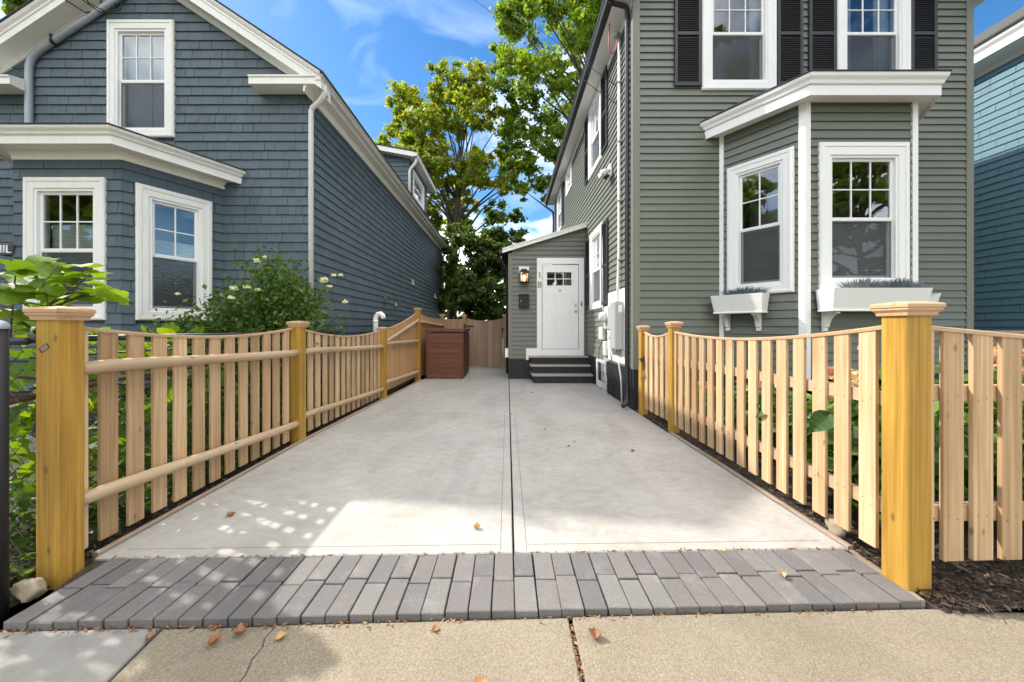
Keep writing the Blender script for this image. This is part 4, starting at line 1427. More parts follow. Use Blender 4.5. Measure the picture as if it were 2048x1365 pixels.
for i in range(3):
    for j in range(2):
        a = lu0 + (lu1 - lu0) * i / 3; b_ = lu0 + (lu1 - lu0) * (i + 1) / 3
        c = lz0 + (lz1 - lz0) * j / 2; d = lz0 + (lz1 - lz0) * (j + 1) / 2
        quad(Pf, a, b_, c, d, -.012).build("pane", M_glass, door)
for i in (1, 2):
    a = lu0 + (lu1 - lu0) * i / 3
    mb = MB(); mb.box(a - .009, a + .009, -.02, .008, lz0, lz1, .002, Pf); mb.build("muntin", M_pvc, door)
mb = MB(); mb.box(lu0, lu1, -.019, .0065, (lz0 + lz1) / 2 - .009, (lz0 + lz1) / 2 + .009, .002, Pf); mb.build("muntin", M_pvc, door)
ring(Pf, lu0 - .028, lu1 + .028, lz0 - .028, lz1 + .028, .028, .028, .028, .028, .010, .022, .004).build("lite_frame", M_pvc, door)
mb = MB(); mb.v = [Pf.p(u, w, z) for w in (-.05, -.75) for u, z in ((du0, dz0), (du1, dz0), (du1, dz1), (du0, dz1))]; mb.f = [(0, 1, 5, 4), (1, 2, 6, 5), (2, 3, 7, 6), (3, 0, 4, 7), (4, 5, 6, 7)]; mb.build("room", M_room, door)
mb = MB(); mb.box(du0 - .01, du1 + .01, -.03, .045, dz0 - .03, dz0 - .006, .003, Pf); mb.build("threshold", M_tan, door)
cx_, cz_ = px(1151), pz(611)
mb = MB(); mb.box(cx_ - .028, cx_ + .028, .012, .036, cz_ - .042, cz_ + .042, .006, Pf); mb.build("keypad_lock", M_silver, door)
p_ = Pf.p(cx_, .012, pz(623))
mb = MB(); mb.lathe([(.030, 0), (.030, -.008), (.012, -.012), (.012, -.035), (.027, -.045), (.029, -.060), (.018, -.070), (.002, -.072)], p_, 16, "Y"); mb.build("knob", M_silver, door, smooth=True)
p_ = Pf.p(px(1119.5), .012, pz(581.5))
mb = MB(); mb.lathe([(.030, 0), (.030, -.006), (.024, -.008), (.024, -.006), (.002, -.006)], p_, 20, "Y"); mb.build("round_emblem", M_greybox, door)
mb = MB(); mb.lathe([(.013, -.004), (.013, -.011), (.006, -.011), (.006, -.004)], (p_[0], p_[1], p_[2] - .004), 12, "Y"); mb.build("emblem_mark", M_silver, door)
mb = MB(); mb.box(px(1161), px(1163), .052, .07, pz(613), pz(604), .002, Pf); mb.build("doorbell", M_dark, rh)
mb = MB(); mb.box(FX0 - .035, FX0 - .004, PY - .10, PY - .06, pz(614), pz(603), .002); mb.build("doorbell", M_black, rh)


def text_obj(txt, size, extrude, loc, rot, mat, name, parent, bevel=0.0):
    cu = bpy.data.curves.new(name, "FONT")
    cu.body = txt; cu.size = size; cu.extrude = extrude; cu.align_x = "CENTER"; cu.align_y = "CENTER"
    cu.offset = bevel
    tmp = bpy.data.objects.new("tmp_text", cu)
    col.objects.link(tmp)
    dg = bpy.context.evaluated_depsgraph_get()
    me = bpy.data.meshes.new_from_object(tmp.evaluated_get(dg))
    bpy.data.objects.remove(tmp)
    me.name = name
    me.materials.clear(); me.materials.append(mat)
    return place(name, me, loc, parent, rot)


for ch_, y_ in (("1", 552), ("8", 571)):
    text_obj(ch_, .215, .006, Pf.p(px(1078.7), .058, pz(y_)), (math.radians(90), 0, 0), M_iron, "house_number", rh, -.003)
# front steps
for i, (ya, xa, xb, yt) in enumerate(((8.40, .545, 1.95, .575), (8.16, .555, 1.945, .385), (7.92, .575, 1.94, .195))):
    yb = PY - .012
    mb = MB(); mb.box(xa + .02, xb, ya + .03, yb - .0, -.05 if i == 2 else yt - .19, yt - .042 - .001 * i); st = mb.build("step_riser", M_found, rh)
    mb = MB(); mb.box(xa - .02, xb + .0, ya, yb - .002 * i, yt - .04, yt, .007); mb.build("step_tread", M_tan, st)

# ================================================================ left house (slate-blue shingles)
lh = thing("house", "slate-blue shingled gable house with cream trim, left of the drive", "house", (-5.5, 9.0, 0))
LY, LX0, LX1, LB = 5.30, -7.98, -2.975, 16.0
Lf = Fr(LX0, LY, LX1, LY, (0, -1))
Ls = Fr(LX1, LY, LX1, LB, (1, 0))
EXs = .1385
RX, RZ, SL = -5.48, 6.53, .67
gl = lambda u: RZ - SL * abs(u + LX0 - RX)
QA, QB, QC, QD = (-6.65, LY), (-6.14, 4.37), (-4.81, 4.37), (-4.30, LY)
Ql, Qf, Qr = Fr(*QA, *QB, (-1, -.5)), Fr(*QB, *QC, (0, -1)), Fr(*QC, *QD, (1, -.5))
LTOP = 3.45
lw_up = (-6.03 - LX0, -5.02 - LX0, 4.13, 5.90)
ol = [(QA[0] - LX0 + .03, QD[0] - LX0 - .03, 0, LTOP + .1), inset(*lw_up)]
wall_l = wall_panel(lh, Lf, 0, Lf.L, -.1, lambda u: gl(u) + .06, ol, M_shingle_back, extra=(RX - LX0,))
lw_f = (.14, Qf.L - .18, 1.36, 3.13)
qL = Qr.L
lw_r = (.11, .11 + .80, 1.36, 3.115)
faces_ = []
sh_front = shingle_list(Lf, .0, Lf.L + .012, .48, RZ, EXs, ol, top=gl)
bay_w = []
for fr, w in ((Ql, None), (Qf, lw_f), (Qr, lw_r)):
    o_ = [inset(*w)] if w else []
    bw = wall_panel(lh, fr, 0, fr.L, 0, no_top(LTOP), o_, M_shingle_back, name="bay_wall", th=.05)
    bay_w.append((bw, shingle_list(fr, -.01, fr.L + .01, .48, LTOP - .02, EXs, o_, wmin=.12, wmax=.30)))
sh_side = shingle_list(Ls, -.008, Ls.L, .48, 4.80, EXs, [], wmin=.12, wmax=.30)


def px_size(pr):
    """how large a shingle shows from the street (only to choose which ones are single objects)"""
    a = np.array(pr); 
    if a[:, 1].min() < .5: return 0
    x = a[:, 0] / a[:, 1] * 700 + 1015; z = 655 - (a[:, 2] - 1.27) / a[:, 1] * 700
    if x.max() < 5 or x.min() > 2043 or z.max() < 5 or z.min() > 680: return 0
    return min(x.max() - x.min(), 60) * (z.max() - z.min())


def add_shingles(parent, lst, limit, mat, name="shingle"):
    order = sorted(range(len(lst)), key=lambda i: -px_size(lst[i][0]))
    single = set(i for i in order[:limit] if px_size(lst[i][0]) > 0)
    rest = MB()
    for i, (pr, fs) in enumerate(lst):
        if i in single:
            mb = MB(); mb.add(pr, fs); mb.build(name, mat, parent)
        else:
            rest.add(pr, fs)
    if rest.v:
        rest.build("more_shingles", mat, parent, kind="stuff")


add_shingles(wall_l, sh_front, 220, M_shingle)
for (bw, lst), lim in zip(bay_w, (0, 35, 45)):
    add_shingles(bw, lst, lim, M_shingle)
wall_side = wall_panel(lh, Ls, 0, Ls.L, -.1, no_top(4.85), [], M_shingle_back, th=.1)
add_shingles(wall_side, sh_side, 0, M_shingle)
mb = MB(); mb.box(LX0, LX1, LB - .1, LB, -.1, 4.85); mb.build("wall", M_shingle, lh)
mb = MB(); mb.box(LX0, LX0 + .1, LY + .01, LB - .1, -.1, 4.85); mb.build("wall", M_shingle, lh)
mb = MB(); mb.add([(LX0, LB, 4.85), (LX1, LB, 4.85), (RX, LB, RZ)], [(0, 1, 2)]); mb.build("wall", M_shingle, lh)
for fr, u0, u1 in ((Lf, 0, Lf.L), (Ls, 0, Ls.L), (Qf, 0, Qf.L), (Qr, 0, Qr.L)):
    mb = MB(); mb.box(u0, u1, -.02, .004, -.1, .476, 0, fr); mb.build("foundation", M_found, lh)
window(lh, Lf, *lw_up, cw=.12, trim=M_cream, curtain=.46, cwt=.14)
window(lh, Qf, *lw_f, cw=.125, trim=M_cream, blind=(.35, .74), cwt=.14)
window(lh, Qr, *lw_r, cw=.125, cols=2, trim=M_cream, blind=(.0, .66), cwt=.14)
bay_roof(lh, QA, QB, QC, QD, .26, 3.455, 3.62, 3.86, M_cream, LY)
# rakes and main roof
YF = LY - .25
for s in (1, -1):
    xe = RX + s * 2.79
    ze = RZ - SL * 2.79
    P0, P1 = (RX, 0, RZ), (xe, 0, ze)
    prof = [(LY - .032, 0), (LY - .032, .075), (YF + .022, .075), (YF + .022, .058), (YF, .058), (YF, .165), (YF - .012, .175), (YF - .012, .205), (YF - .035, .235), (YF - .045, .262), (YF - .045, .28), (LY + .02, .28), (LY + .02, 0)]
    mb = MB(); mb.prism(prof, P0, P1, (0, 1, 0), (0, 0, 1)); mb.build("rake", M_cream, lh)
    mb = MB(); mb.prism([(YF - .06, .283), (YF - .06, .305), (LB + .2, .305), (LB + .2, .283)], (RX, 0, RZ), (RX + s * 2.85, 0, RZ - SL * 2.85), (0, 1, 0), (0, 0, 1)); mb.build("roof", M_roof, lh)
    # eave along the long side
    xw = LX1 if s == 1 else LX0
    xo = RX + s * 2.69
    mb = MB(); mb.prism([(0, 4.79), (s * .0, 4.69), (s * .018, 4.69), (s * .03, 4.74), (s * .05, 4.775), (xo - xw, 4.785), (xo - xw, 4.90), (xo - xw - s * .04, 4.92), (0, 4.92)], (xw + s * .014, YF + .02, 0), (xw + s * .014, LB + .2, 0), (1, 0, 0), (0, 0, 1)); mb.build("eave", M_cream, lh)
    mb = MB(); gx = xo + s * .016
    mb.prism([(0, 4.835), (s * .075, 4.835), (s * .090, 4.86), (s * .090, 4.885), (s * .115, 4.91), (s * .115, 4.935), (s * .108, 4.935), (s * .108, 4.93), (s * .005, 4.93), (0, 4.94)], (gx, YF - .01, 0), (gx, LB + .2, 0), (1, 0, 0), (0, 0, 1)); mb.build("gutter", M_gutter, lh)
    # eave return on the front
    w_ = .96 if s == 1 else 1.0
    mb = MB()
    xa, xb = sorted((xo + s * .012, xo + s * .012 - s * w_))
    mb.prism([(LY - .002, 4.785), (YF - .002, 4.785), (YF - .002, 4.875), (YF - .018, 4.885), (YF - .018, 4.905), (LY - .002, 4.99)], (xa, 0, 0), (xb, 0, 0), (0, 1, 0), (0, 0, 1)); mb.build("eave_return", M_cream, lh)
# downspouts
mb = MB(); mb.tube([(-2.70, 5.16, 4.86), (-2.70, 5.16, 4.74), (-2.715, 5.165, 4.68), (-2.80, 5.20, 4.61), (-2.92, 5.24, 4.56), (-2.945, 5.245, 4.50), (-2.945, 5.245, .15)], .036, 12); mb.build("downspout", M_gutter, lh, smooth=True)
mb = MB(); mb.tube([(-2.72, LB - .1, 4.85), (-2.74, LB - .1, 4.72), (-2.91, LB - .1, 4.5), (-2.92, LB - .1, 4.4), (-2.92, LB - .1, .1)], .045, 10); mb.build("downspout", M_gutter, lh, smooth=True)
# grey conduit under the left rake
cu = lambda x: RZ - SL * abs(x - RX) - .085
mb = MB(); mb.tube([(-5.75, LY - .055, cu(-5.75)), (-6.6, LY - .055, cu(-6.6)), (-7.02, LY - .055, cu(-7.02)), (-7.12, LY - .055, cu(-7.12) - .03), (-7.165, LY - .055, cu(-7.165) - .13), (-7.17, LY - .055, 5.0), (-7.17, LY - .055, 4.45), (-7.17, LY - .055, .3)], .045, 12); mb.build("conduit", M_galv, lh, smooth=True)
mb = MB(); mb.box(-6.80, -6.77, LY - .115, LY - .01, cu(-6.785) - .07, cu(-6.785) + .06, .004); mb.build("conduit_clamp", M_dark, lh)
# service cable loops by the gable peak
for k_, (xx, dz) in enumerate(((-6.42, 0), (-6.20, .02), (-6.10, -.03))):
    mb = MB(); mb.tube([(xx - .05, LY - .42, 6.6), (xx, LY - .36, 6.18 + dz), (xx + .06, LY - .25, 5.98 + dz), (xx + .17, LY - .12, 5.93), (xx + .3, LY - .06, 6.02), (xx + .36, LY - .05, 6.3)], .009, 6); mb.build("service_cable", M_black, lh, smooth=True)
    mb = MB(); mb.tube([(xx - .045, LY - .40, 6.45), (xx - .006, LY - .36, 6.22 + dz)], .028, 8); mb.build("splice_sleeve", M_galv, lh, smooth=True)
# dormer on the drive-side roof slope
dx0, dx1, dy0, dy1, dzt = -4.9, -2.98, 10.6, 12.9, 6.37
zr = lambda x: RZ + .29 - SL * abs(x - RX)
fd = Fr(dx0, dy0, dx1, dy0, (0, -1))
dw = wall_panel(lh, fd, 0, fd.L, 4.7, lambda u: dzt + .35 * (1 - u / fd.L), [], M_shingle_back, name="dormer_wall", th=.05)
add_shingles(dw, shingle_list(fd, 0, fd.L, 4.75, dzt + .3, EXs, [], top=lambda u: dzt + .35 * (1 - u / fd.L)), 30, M_shingle)
fe_ = Fr(dx1, dy0, dx1, dy1, (1, 0))
dwin = (.35, 1.75, 5.35, 6.22)
dw = wall_panel(lh, fe_, 0, fe_.L, 4.7, no_top(dzt), [inset(*dwin)], M_shingle_back, name="dormer_wall", th=.05)
add_shingles(dw, shingle_list(fe_, 0, fe_.L, 4.75, dzt, EXs, [inset(*dwin)]), 20, M_shingle)
window(lh, fe_, *dwin, cw=.11, rows=1, screen=False)
mb = MB(); mb.box(dx0, dx1, dy1 - .05, dy1, 4.7, dzt); mb.build("dormer_wall", M_shingle, lh)
mb = MB(); mb.prism([(0, 0), (dy1 - dy0 + .5, 0), (dy1 - dy0 + .5, .14), (0, .14)], (dx1 + .20, dy0 - .22, dzt - .03), (dx0, dy0 - .22, dzt + .36), (0, 1, 0), (0, 0, 1)); mb.build("dormer_eave", M_cream, lh)
mb = MB(); mb.prism([(-.02, 0), (dy1 - dy0 + .52, 0), (dy1 - dy0 + .52, .025), (-.02, .025)], (dx1 + .23, dy0 - .22, dzt + .113), (dx0, dy0 - .22, dzt + .505), (0, 1, 0), (0, 0, 1)); mb.build("dormer_roof", M_roof, lh)
mb = MB(); mb.prism([(0, 0), (.07, 0), (.10, .06), (.10, .10), (0, .10)], (dx1 + .203, dy0 - .24, dzt - .02), (dx1 + .203, dy1 + .3, dzt - .02), (1, 0, 0), (0, 0, 1)); mb.build("gutter", M_gutter, lh)
mb = MB(); mb.tube([(dx1 + .23, dy0 - .10, dzt - .02), (dx1 + .23, dy0 - .10, dzt - .15), (dx1 + .06, dy0 - .06, dzt - .33), (dx1 + .03, dy0 - .06, dzt - .42), (dx1 + .03, dy0 - .06, 4.9)], .04, 10); mb.build("downspout", M_gutter, lh, smooth=True)
mb = MB(); mb.tube([(-4.1, 11.5, 6.5), (-4.1, 11.5, 7.2)], .05, 10); mb.build("roof_vent_pipe", M_dark, lh, smooth=True)
# small plaques and outlets on the long side wall
for y, z, w, h, m in ((10.9, 2.68, .16, .18, M_greybox), (14.3, 2.55, .22, .2, M_greybox), (8.4, 1.98, .09, .09, M_litter), (9.25, 1.88, .09, .09, M_brass)):
    mb = MB(); mb.add([(LX1 + .014, y - w / 2, z - h / 2), (LX1 + .014, y + w / 2, z - h / 2), (LX1 + .014, y + w / 2, z + h / 2), (LX1 + .014, y - w / 2, z + h / 2), (LX1 + .08, y - w / 3, z - h / 2), (LX1 + .08, y + w / 3, z - h / 2), (LX1 + .03, y + w / 4, z + h / 2.2), (LX1 + .03, y - w / 4, z + h / 2.2)],
                      [(0, 1, 2, 3), (4, 7, 6, 5), (0, 4, 5, 1), (1, 5, 6, 2), (2, 6, 7, 3), (3, 7, 4, 0)]); mb.build("wall_vent", m, lh)
# name plate on the wall left of the bay window
sg = thing("name_sign", "dark name plate with white lettering on the blue wall at the left edge", "sign", Ql.p(.55, .05, 2.20))
sgf = Fr(-6.79, 4.36, -6.11, 4.36, (0, -1))
mb = MB(); mb.box(.0, .66, .0, .02, 2.165, 2.31, .004, sgf); mb.build("plate", M_shingle_back, sg)
text_obj("ANVOIIL", .145, .004, sgf.p(.36, .024, 2.235), (math.radians(90), 0, 0), M_pvc, "lettering", sg)
for x_ in (.08, .58):
    mb = MB(); mb.box(x_, x_ + .03, -.9 + .0, .0, 2.22, 2.25, .003, sgf); mb.build("bracket", M_dark, sg)

# ================================================================ teal house at the far right
th_ = thing("house", "teal-blue shingled house with a white eave at the right edge of the picture", "house", (11, 9, 0))
TX = 9.5
Tf = Fr(TX, 4.2, TX, 18, (-1, 0))
tw = wall_panel(th_, Tf, 0, Tf.L, -.1, no_top(6.5), [], M_shingle_back, th=.1)
lst = shingle_list(Tf, 0, Tf.L, .3, 6.5, .14, [], wmin=.14, wmax=.36)
add_shingles(tw, lst, 240, M_teal)
mb = MB(); mb.box(TX, TX + 5, 4.2, 4.3, -.1, 6.5); mb.build("wall", M_teal, th_)
mb = MB(); mb.prism([(.02, 6.30), (-.02, 6.30), (-.04, 6.36), (-.10, 6.42), (-.32, 6.46), (-.32, 6.60), (-.36, 6.66), (-.38, 6.72), (.02, 6.72)], (TX, 3.9, 0), (TX, 18.2, 0), (1, 0, 0), (0, 0, 1)); mb.build("eave", M_white, th_)
mb = MB(); mb.prism([(0, 0), (0, .04), (14.4, .04), (14.4, 0)], (TX - .40, 3.85, 6.725), (TX + 3, 3.85, 9.0), (0, 1, 0), (0, 0, 1)); mb.build("roof", M_roof, th_)
mb = MB(); mb.prism([(0, 0), (0, .04), (14.4, .04), (14.4, 0)], (TX + 6.4, 3.85, 6.725), (TX + 3, 3.85, 9.0), (0, 1, 0), (0, 0, 1)); mb.build("roof", M_roof, th_)
# old dark fence between grey and teal house
of = thing("board_fence", "low weathered dark fence between the grey-green and teal houses", "fence", (8.3, 5.6, 0))
fo = Fr(7.2, 5.6, 9.45, 5.6, (0, -1))
for z in (1.16, .85, .3):
    mb = MB(); mb.tube([fo.p(0, 0, z), fo.p(fo.L, 0, z + .02)], .05, 10); mb.build("round_rail", M_edge, of, smooth=True)
pickets(of, fo, 0, fo.L, .13, .115, .02, -.08, .02, lambda t: 1.22, "board", M_edge)

# ---------------------------------------------------------------- things on and around the houses
# storage box
sb = thing("storage_box", "reddish-brown wooden storage box with a hinged lid in front of the back gate", "storage box", (-1.5, 9.3, 0))
M_brown = wood("red_brown_stain", (0.105, 0.036, 0.018), (0.165, 0.062, 0.032), "X", knots=False, obj_var=0.12)
M_brownZ = wood("red_brown_stain_upright", (0.085, 0.030, 0.016), (0.14, 0.052, 0.028), "Z", knots=False, obj_var=0.15)
SX0, SX1, SY0, SY1, SH = -2.01, -1.09, 8.63, 9.98, 1.16
mb = MB(); mb.box(SX0 + .02, SX1 - .02, SY0 + .02, SY1 - .02, .02, SH - .02); mb.build("carcass", M_brownZ, sb)
nb = 9
for i in range(nb):
    z0 = .02 + (SH - .05) * i / nb; z1 = .02 + (SH - .05) * (i + 1) / nb - .004
    mb = MB(); mb.box(SX0 + .035, SX1 - .05, SY0, SY0 + .019, z0, z1, .003); mb.build("front_plank", M_brown, sb)
for xa, xb in ((SX0, SX0 + .033), (SX1 - .048, SX1 + .004)):
    mb = MB(); mb.box(xa, xb, SY0 - .006, SY0 + .03, 0.005, SH - .025, .004); mb.build("corner_stile", M_brownZ, sb)
n = 8
for i in range(n):
    ya = SY0 + .035 + (SY1 - SY0 - .05) * i / n; yb = SY0 + .035 + (SY1 - SY0 - .05) * (i + 1) / n - .006
    mb = MB(); mb.box(SX1 - .019, SX1, ya, yb, .04, SH - .06, .003); mb.build("door_plank", M_brownZ, sb)
for z in (.20, .9):
    mb = MB(); mb.box(SX1, SX1 + .012, SY0 + .12, SY0 + .34, z - .012, z + .012, .002); mb.build("hinge", M_black, sb)
mb = MB(); mb.box(SX0 - .015, SX1 + .025, SY0 - .02, SY1 + .01, SH - .005, SH + .075, .008); ld = mb.build("lid", M_brown, sb)
mb = MB(); mb.box(SX1 + .026, SX1 + .036, SY0 + .0, SY0 + .55, SH - .03, SH + .0, .003); mb.box(SX1 + .0, SX1 + .03, SY0 + .02, SY0 + .09, SH - .06, SH + .03, .004); mb.build("lid_strut", M_black, ld)

# lantern with its lit bulb
lan = thing("wall_lantern", "lit black box lantern on a white plate left of the front door", "lantern", Pf.p(px(1048), .03, pz(566)))
lu = px(1048)
mb = MB(); mb.box(lu - .125, lu + .125, .018, .04, pz(548), pz(534), .004, Pf); mb.build("back_plate", M_white, lan)
mb = MB(); mb.box(lu - .068, lu + .068, .04, .07, pz(547), pz(539), .004, Pf); mb.box(lu - .02, lu + .02, .06, .13, pz(544.5), pz(542), .003, Pf); mb.build("arm", M_black, lan)
lz0, lz1 = pz(567), pz(544.5)
mb = MB()
prof = [(.115, lz1), (.115, lz1 - .012), (.105, lz1 - .03)]
c0 = Pf.p(lu, .15, 0)
mb.box(c0[0] - .118, c0[0] + .118, c0[1] - .095, c0[1] + .095, lz1 - .028, lz1, .006); mb.box(c0[0] - .07, c0[0] + .07, c0[1] - .06, c0[1] + .06, lz1, lz1 + .025, .01); mb.build("roof_cap", M_black, lan)
mb = MB(); mb.box(c0[0] - .108, c0[0] + .108, c0[1] - .085, c0[1] + .085, lz0, lz0 + .022, .004); mb.build("base", M_black, lan)
for sx in (-1, 1):
    for sy in (-1, 1):
        mb = MB(); mb.box(c0[0] + sx * .10 - .008, c0[0] + sx * .10 + .008, c0[1] + sy * .077 - .008, c0[1] + sy * .077 + .008, lz0 + .02, lz1 - .026, .002); mb.build("corner_bar", M_black, lan)
    mb = MB(); mb.box(c0[0] + sx * .04 - .005, c0[0] + sx * .04 + .005, c0[1] - .082, c0[1] - .072, lz0 + .02, lz1 - .026, .001); mb.build("corner_bar", M_black, lan)
for (a, b_) in (((-.1, -.077), (.1, -.077)), ((-.1, .077), (.1, .077)), ((-.1, -.077), (-.1, .077)), ((.1, -.077), (.1, .077))):
    mb = MB(); mb.add([(c0[0] + a[0], c0[1] + a[1], lz0 + .02), (c0[0] + b_[0], c0[1] + b_[1], lz0 + .02), (c0[0] + b_[0], c0[1] + b_[1], lz1 - .028), (c0[0] + a[0], c0[1] + a[1], lz1 - .028)], [(0, 1, 2, 3)]); mb.build("glass", M_glass, lan)
m, n_, l_, bs, out = new_mat("warm_bulb")
bs.inputs["Emission Color"].default_value = (1.0, 0.50, 0.14, 1); bs.inputs["Emission Strength"].default_value = 3.2
mb = MB(); mb.lathe([(.012, lz0 + .02), (.016, lz0 + .06), (.034, lz0 + .11), (.036, lz0 + .14), (.022, lz0 + .17), (.003, lz0 + .18)], (c0[0], c0[1], 0), 14); mb.build("bulb", m, lan, smooth=True)
m2, n_, l_, bs, out = new_mat("amber_liner")
bs.inputs["Base Color"].default_value = (.62, .36, .12, 1)
mb = MB(); mb.add([(c0[0] - .095, c0[1] + .07, lz0 + .024), (c0[0] + .095, c0[1] + .07, lz0 + .024), (c0[0] + .095, c0[1] + .07, lz1 - .03), (c0[0] - .095, c0[1] + .07, lz1 - .03)], [(0, 1, 2, 3)]); mb.build("reflector", m2, lan)

# mailbox
ml = thing("mailbox", "black wall mailbox below the lantern beside the front door", "mailbox", Pf.p(px(1047.5), .03, pz(616)))
mb = MB(); mb.box(px(1038), px(1057.5), .018, .12, pz(616), pz(592), .006, Pf); mb.build("box", M_black, ml)
mb = MB(); mb.box(px(1037.5), px(1058), .018, .132, pz(592), pz(589.5), .004, Pf); mb.build("lid", M_black, ml)
mb = MB(); mb.lathe([(.012, 0), (.012, -.006), (.002, -.008)], Pf.p(px(1041.3), .12, pz(603.5)), 10, "Y"); mb.build("lock", M_silver, ml)
# white outlet box at porch corner
ob = MB(); ob.box(PX0 - .10, PX0 - .022, PY - .08, PY + .06, pz(715), pz(697), .006)
tag(ob.build("outlet_box", M_pvc), "small white utility box on the porch corner beside the back gate", "utility box")

# electric service on the side wall
sxw = FX0 - .022
eb = thing("electrical_cabinet", "grey electrical cabinet on a white board at the corner of the grey-green house", "electrical cabinet", (sxw - .1, 5.95, .85))
mb = MB(); mb.box(sxw - .006, sxw + .014, 5.62, 6.70, .66, 1.92, .003); mb.build("white_board", M_pvc, eb)
mb = MB(); mb.box(sxw - .145, sxw - .0065, 5.80, 6.10, .90, 1.70, .008); mb.build("cabinet", M_greybox, eb)
mb = MB(); mb.box(sxw - .150, sxw - .144, 5.815, 6.085, .915, 1.685, .003); mb.build("cabinet_door", M_greybox, eb)
mb = MB(); mb.box(sxw - .09, sxw - .03, 5.798, 5.7995, 1.52, 1.64); mb.build("paper_label", M_pvc, eb)
mb = MB(); mb.box(sxw - .10, sxw - .0065, 6.16, 6.42, .86, 1.22, .006); mb.build("fuse_box", M_util, eb)
mb = MB(); mb.box(sxw - .1025, sxw - .1005, 6.20, 6.30, 1.05, 1.10); mb.build("red_sticker", M_red, eb)
mb = MB(); mb.tube([(sxw - .05, 5.95, 1.69), (sxw - .05, 5.95, 2.0), (sxw - .035, 5.94, 2.6), (sxw - .035, 5.93, 6.16)], .024, 10); mb.build("conduit_riser", M_pvc, eb, smooth=True)
mb = MB(); mb.tube([(sxw - .05, 5.95, .905), (sxw - .05, 5.95, .80)], [.04, .03], 10); mb.build("conduit_hub", M_galv, eb, smooth=True)
mb = MB(); mb.tube([(sxw - .05, 5.95, .82), (sxw - .05, 5.90, .65), (sxw - .05, 5.80, .45), (sxw - .05, 5.77, .3), (sxw - .045, 5.76, -.05)], .014, 8); mb.build("conduit_drop", M_util, eb, smooth=True)
mb = MB(); mb.tube([(sxw - .035, 5.93, 6.14), (sxw - .06, 5.92, 6.22), (sxw - .10, 5.90, 6.21), (sxw - .12, 5.89, 6.16)], [.03, .05, .05, .045], 10); mb.build("weatherhead", M_greybox, eb, smooth=True)
for z in (2.4, 3.4, 4.4, 5.4):
    mb = MB(); mb.box(sxw - .065, sxw + .004, 5.89, 5.975, z, z + .02, .002); mb.build("pipe_strap", M_greybox, eb)
mt = thing("electric_meter", "round white electricity meter on a square base between cabinet and entry steps", "electric meter", (sxw, 6.55, 1.2))
mb = MB(); mb.box(sxw - .08, sxw - .0065, 6.44, 6.72, 1.24, 1.66, .008); mb.build("meter_base", M_util, mt)
mb = MB(); mb.lathe([(.095, -.080), (.098, -.12), (.090, -.18), (.080, -.20), (.002, -.205)], (sxw, 6.58, 1.46), 20, "X"); mb.build("meter_dome", M_util, mt, smooth=True)
jb = thing("cable_box", "pair of white plastic cable boxes above the basement window", "cable box", (sxw, 7.0, .8))
mb = MB(); mb.box(sxw - .075, sxw + .004, 6.86, 7.14, 1.02, 1.28, .012); mb.build("box", M_util, jb)
mb = MB(); mb.box(sxw - .055, sxw + .004, 6.70, 6.90, .72, 1.0, .012); mb.build("box", M_util, jb)
for k_, pts_ in enumerate(([(sxw - .03, 7.0, 1.02), (sxw - .06, 7.12, .85), (sxw - .05, 7.2, .6), (sxw - .02, 7.22, .45)], [(sxw - .03, 6.8, .72), (sxw - .06, 6.74, .55), (sxw - .04, 6.66, .3), (sxw - .04, 6.64, 0)],
                           [(sxw - .04, 6.5, 1.24), (sxw - .05, 6.4, .8), (sxw - .05, 6.2, .5), (sxw - .05, 6.0, .28)], [(sxw - .04, 6.95, 1.28), (sxw - .05, 6.9, 1.5), (sxw - .02, 7.0, 1.75), (sxw - .02, 7.06, 3.4)],
                           [(sxw - .03, 6.35, .87), (sxw - .05, 6.3, .6), (sxw - .03, 6.25, .3), (sxw - .03, 6.25, 0)])):
    mb = MB(); mb.tube(pts_, .006, 6); mb.build("cable", M_black if k_ % 2 == 0 else M_pvc, jb, smooth=True)
wg = thing("wire_guard", "white wire frame standing against the foundation under the cable boxes", "wire guard", (sxw - .1, 6.6, 0))
for i in range(6):
    mb = MB(); y_ = 6.50 + i * .06; mb.tube([(sxw - .10, y_, 0), (sxw - .10, y_, .62), (sxw - .02, y_, .68)], .006, 5); mb.build("upright_wire", M_util, wg)
for z in (.1, .25, .4, .55):
    mb = MB(); mb.tube([(sxw - .105, 6.48, z), (sxw - .105, 6.82, z)], .004, 5); mb.build("cross_wire", M_dark, wg)
# security light
sl = thing("security_light", "white twin security light on the side wall of the grey-green house", "security light", (sxw, 6.5, 4.1))
mb = MB(); mb.box(sxw - .05, sxw + .004, 6.44, 6.60, 4.06, 4.30, .012); mb.build("mount", M_pvc, sl)
for dy in (-.045, .09):
    mb = MB(); mb.tube([(sxw - .05, 6.50 + dy, 4.16), (sxw - .13, 6.48 + dy, 4.13), (sxw - .19, 6.46 + dy, 4.09)], [.03, .055, .062], 12); mb.build("lamp_head", M_pvc, sl, smooth=True)
mb = MB(); mb.tube([(sxw - .06, 6.5, 4.10), (sxw - .13, 6.46, 4.03)], [.03, .036], 12); mb.build("sensor", M_dark, sl, smooth=True)
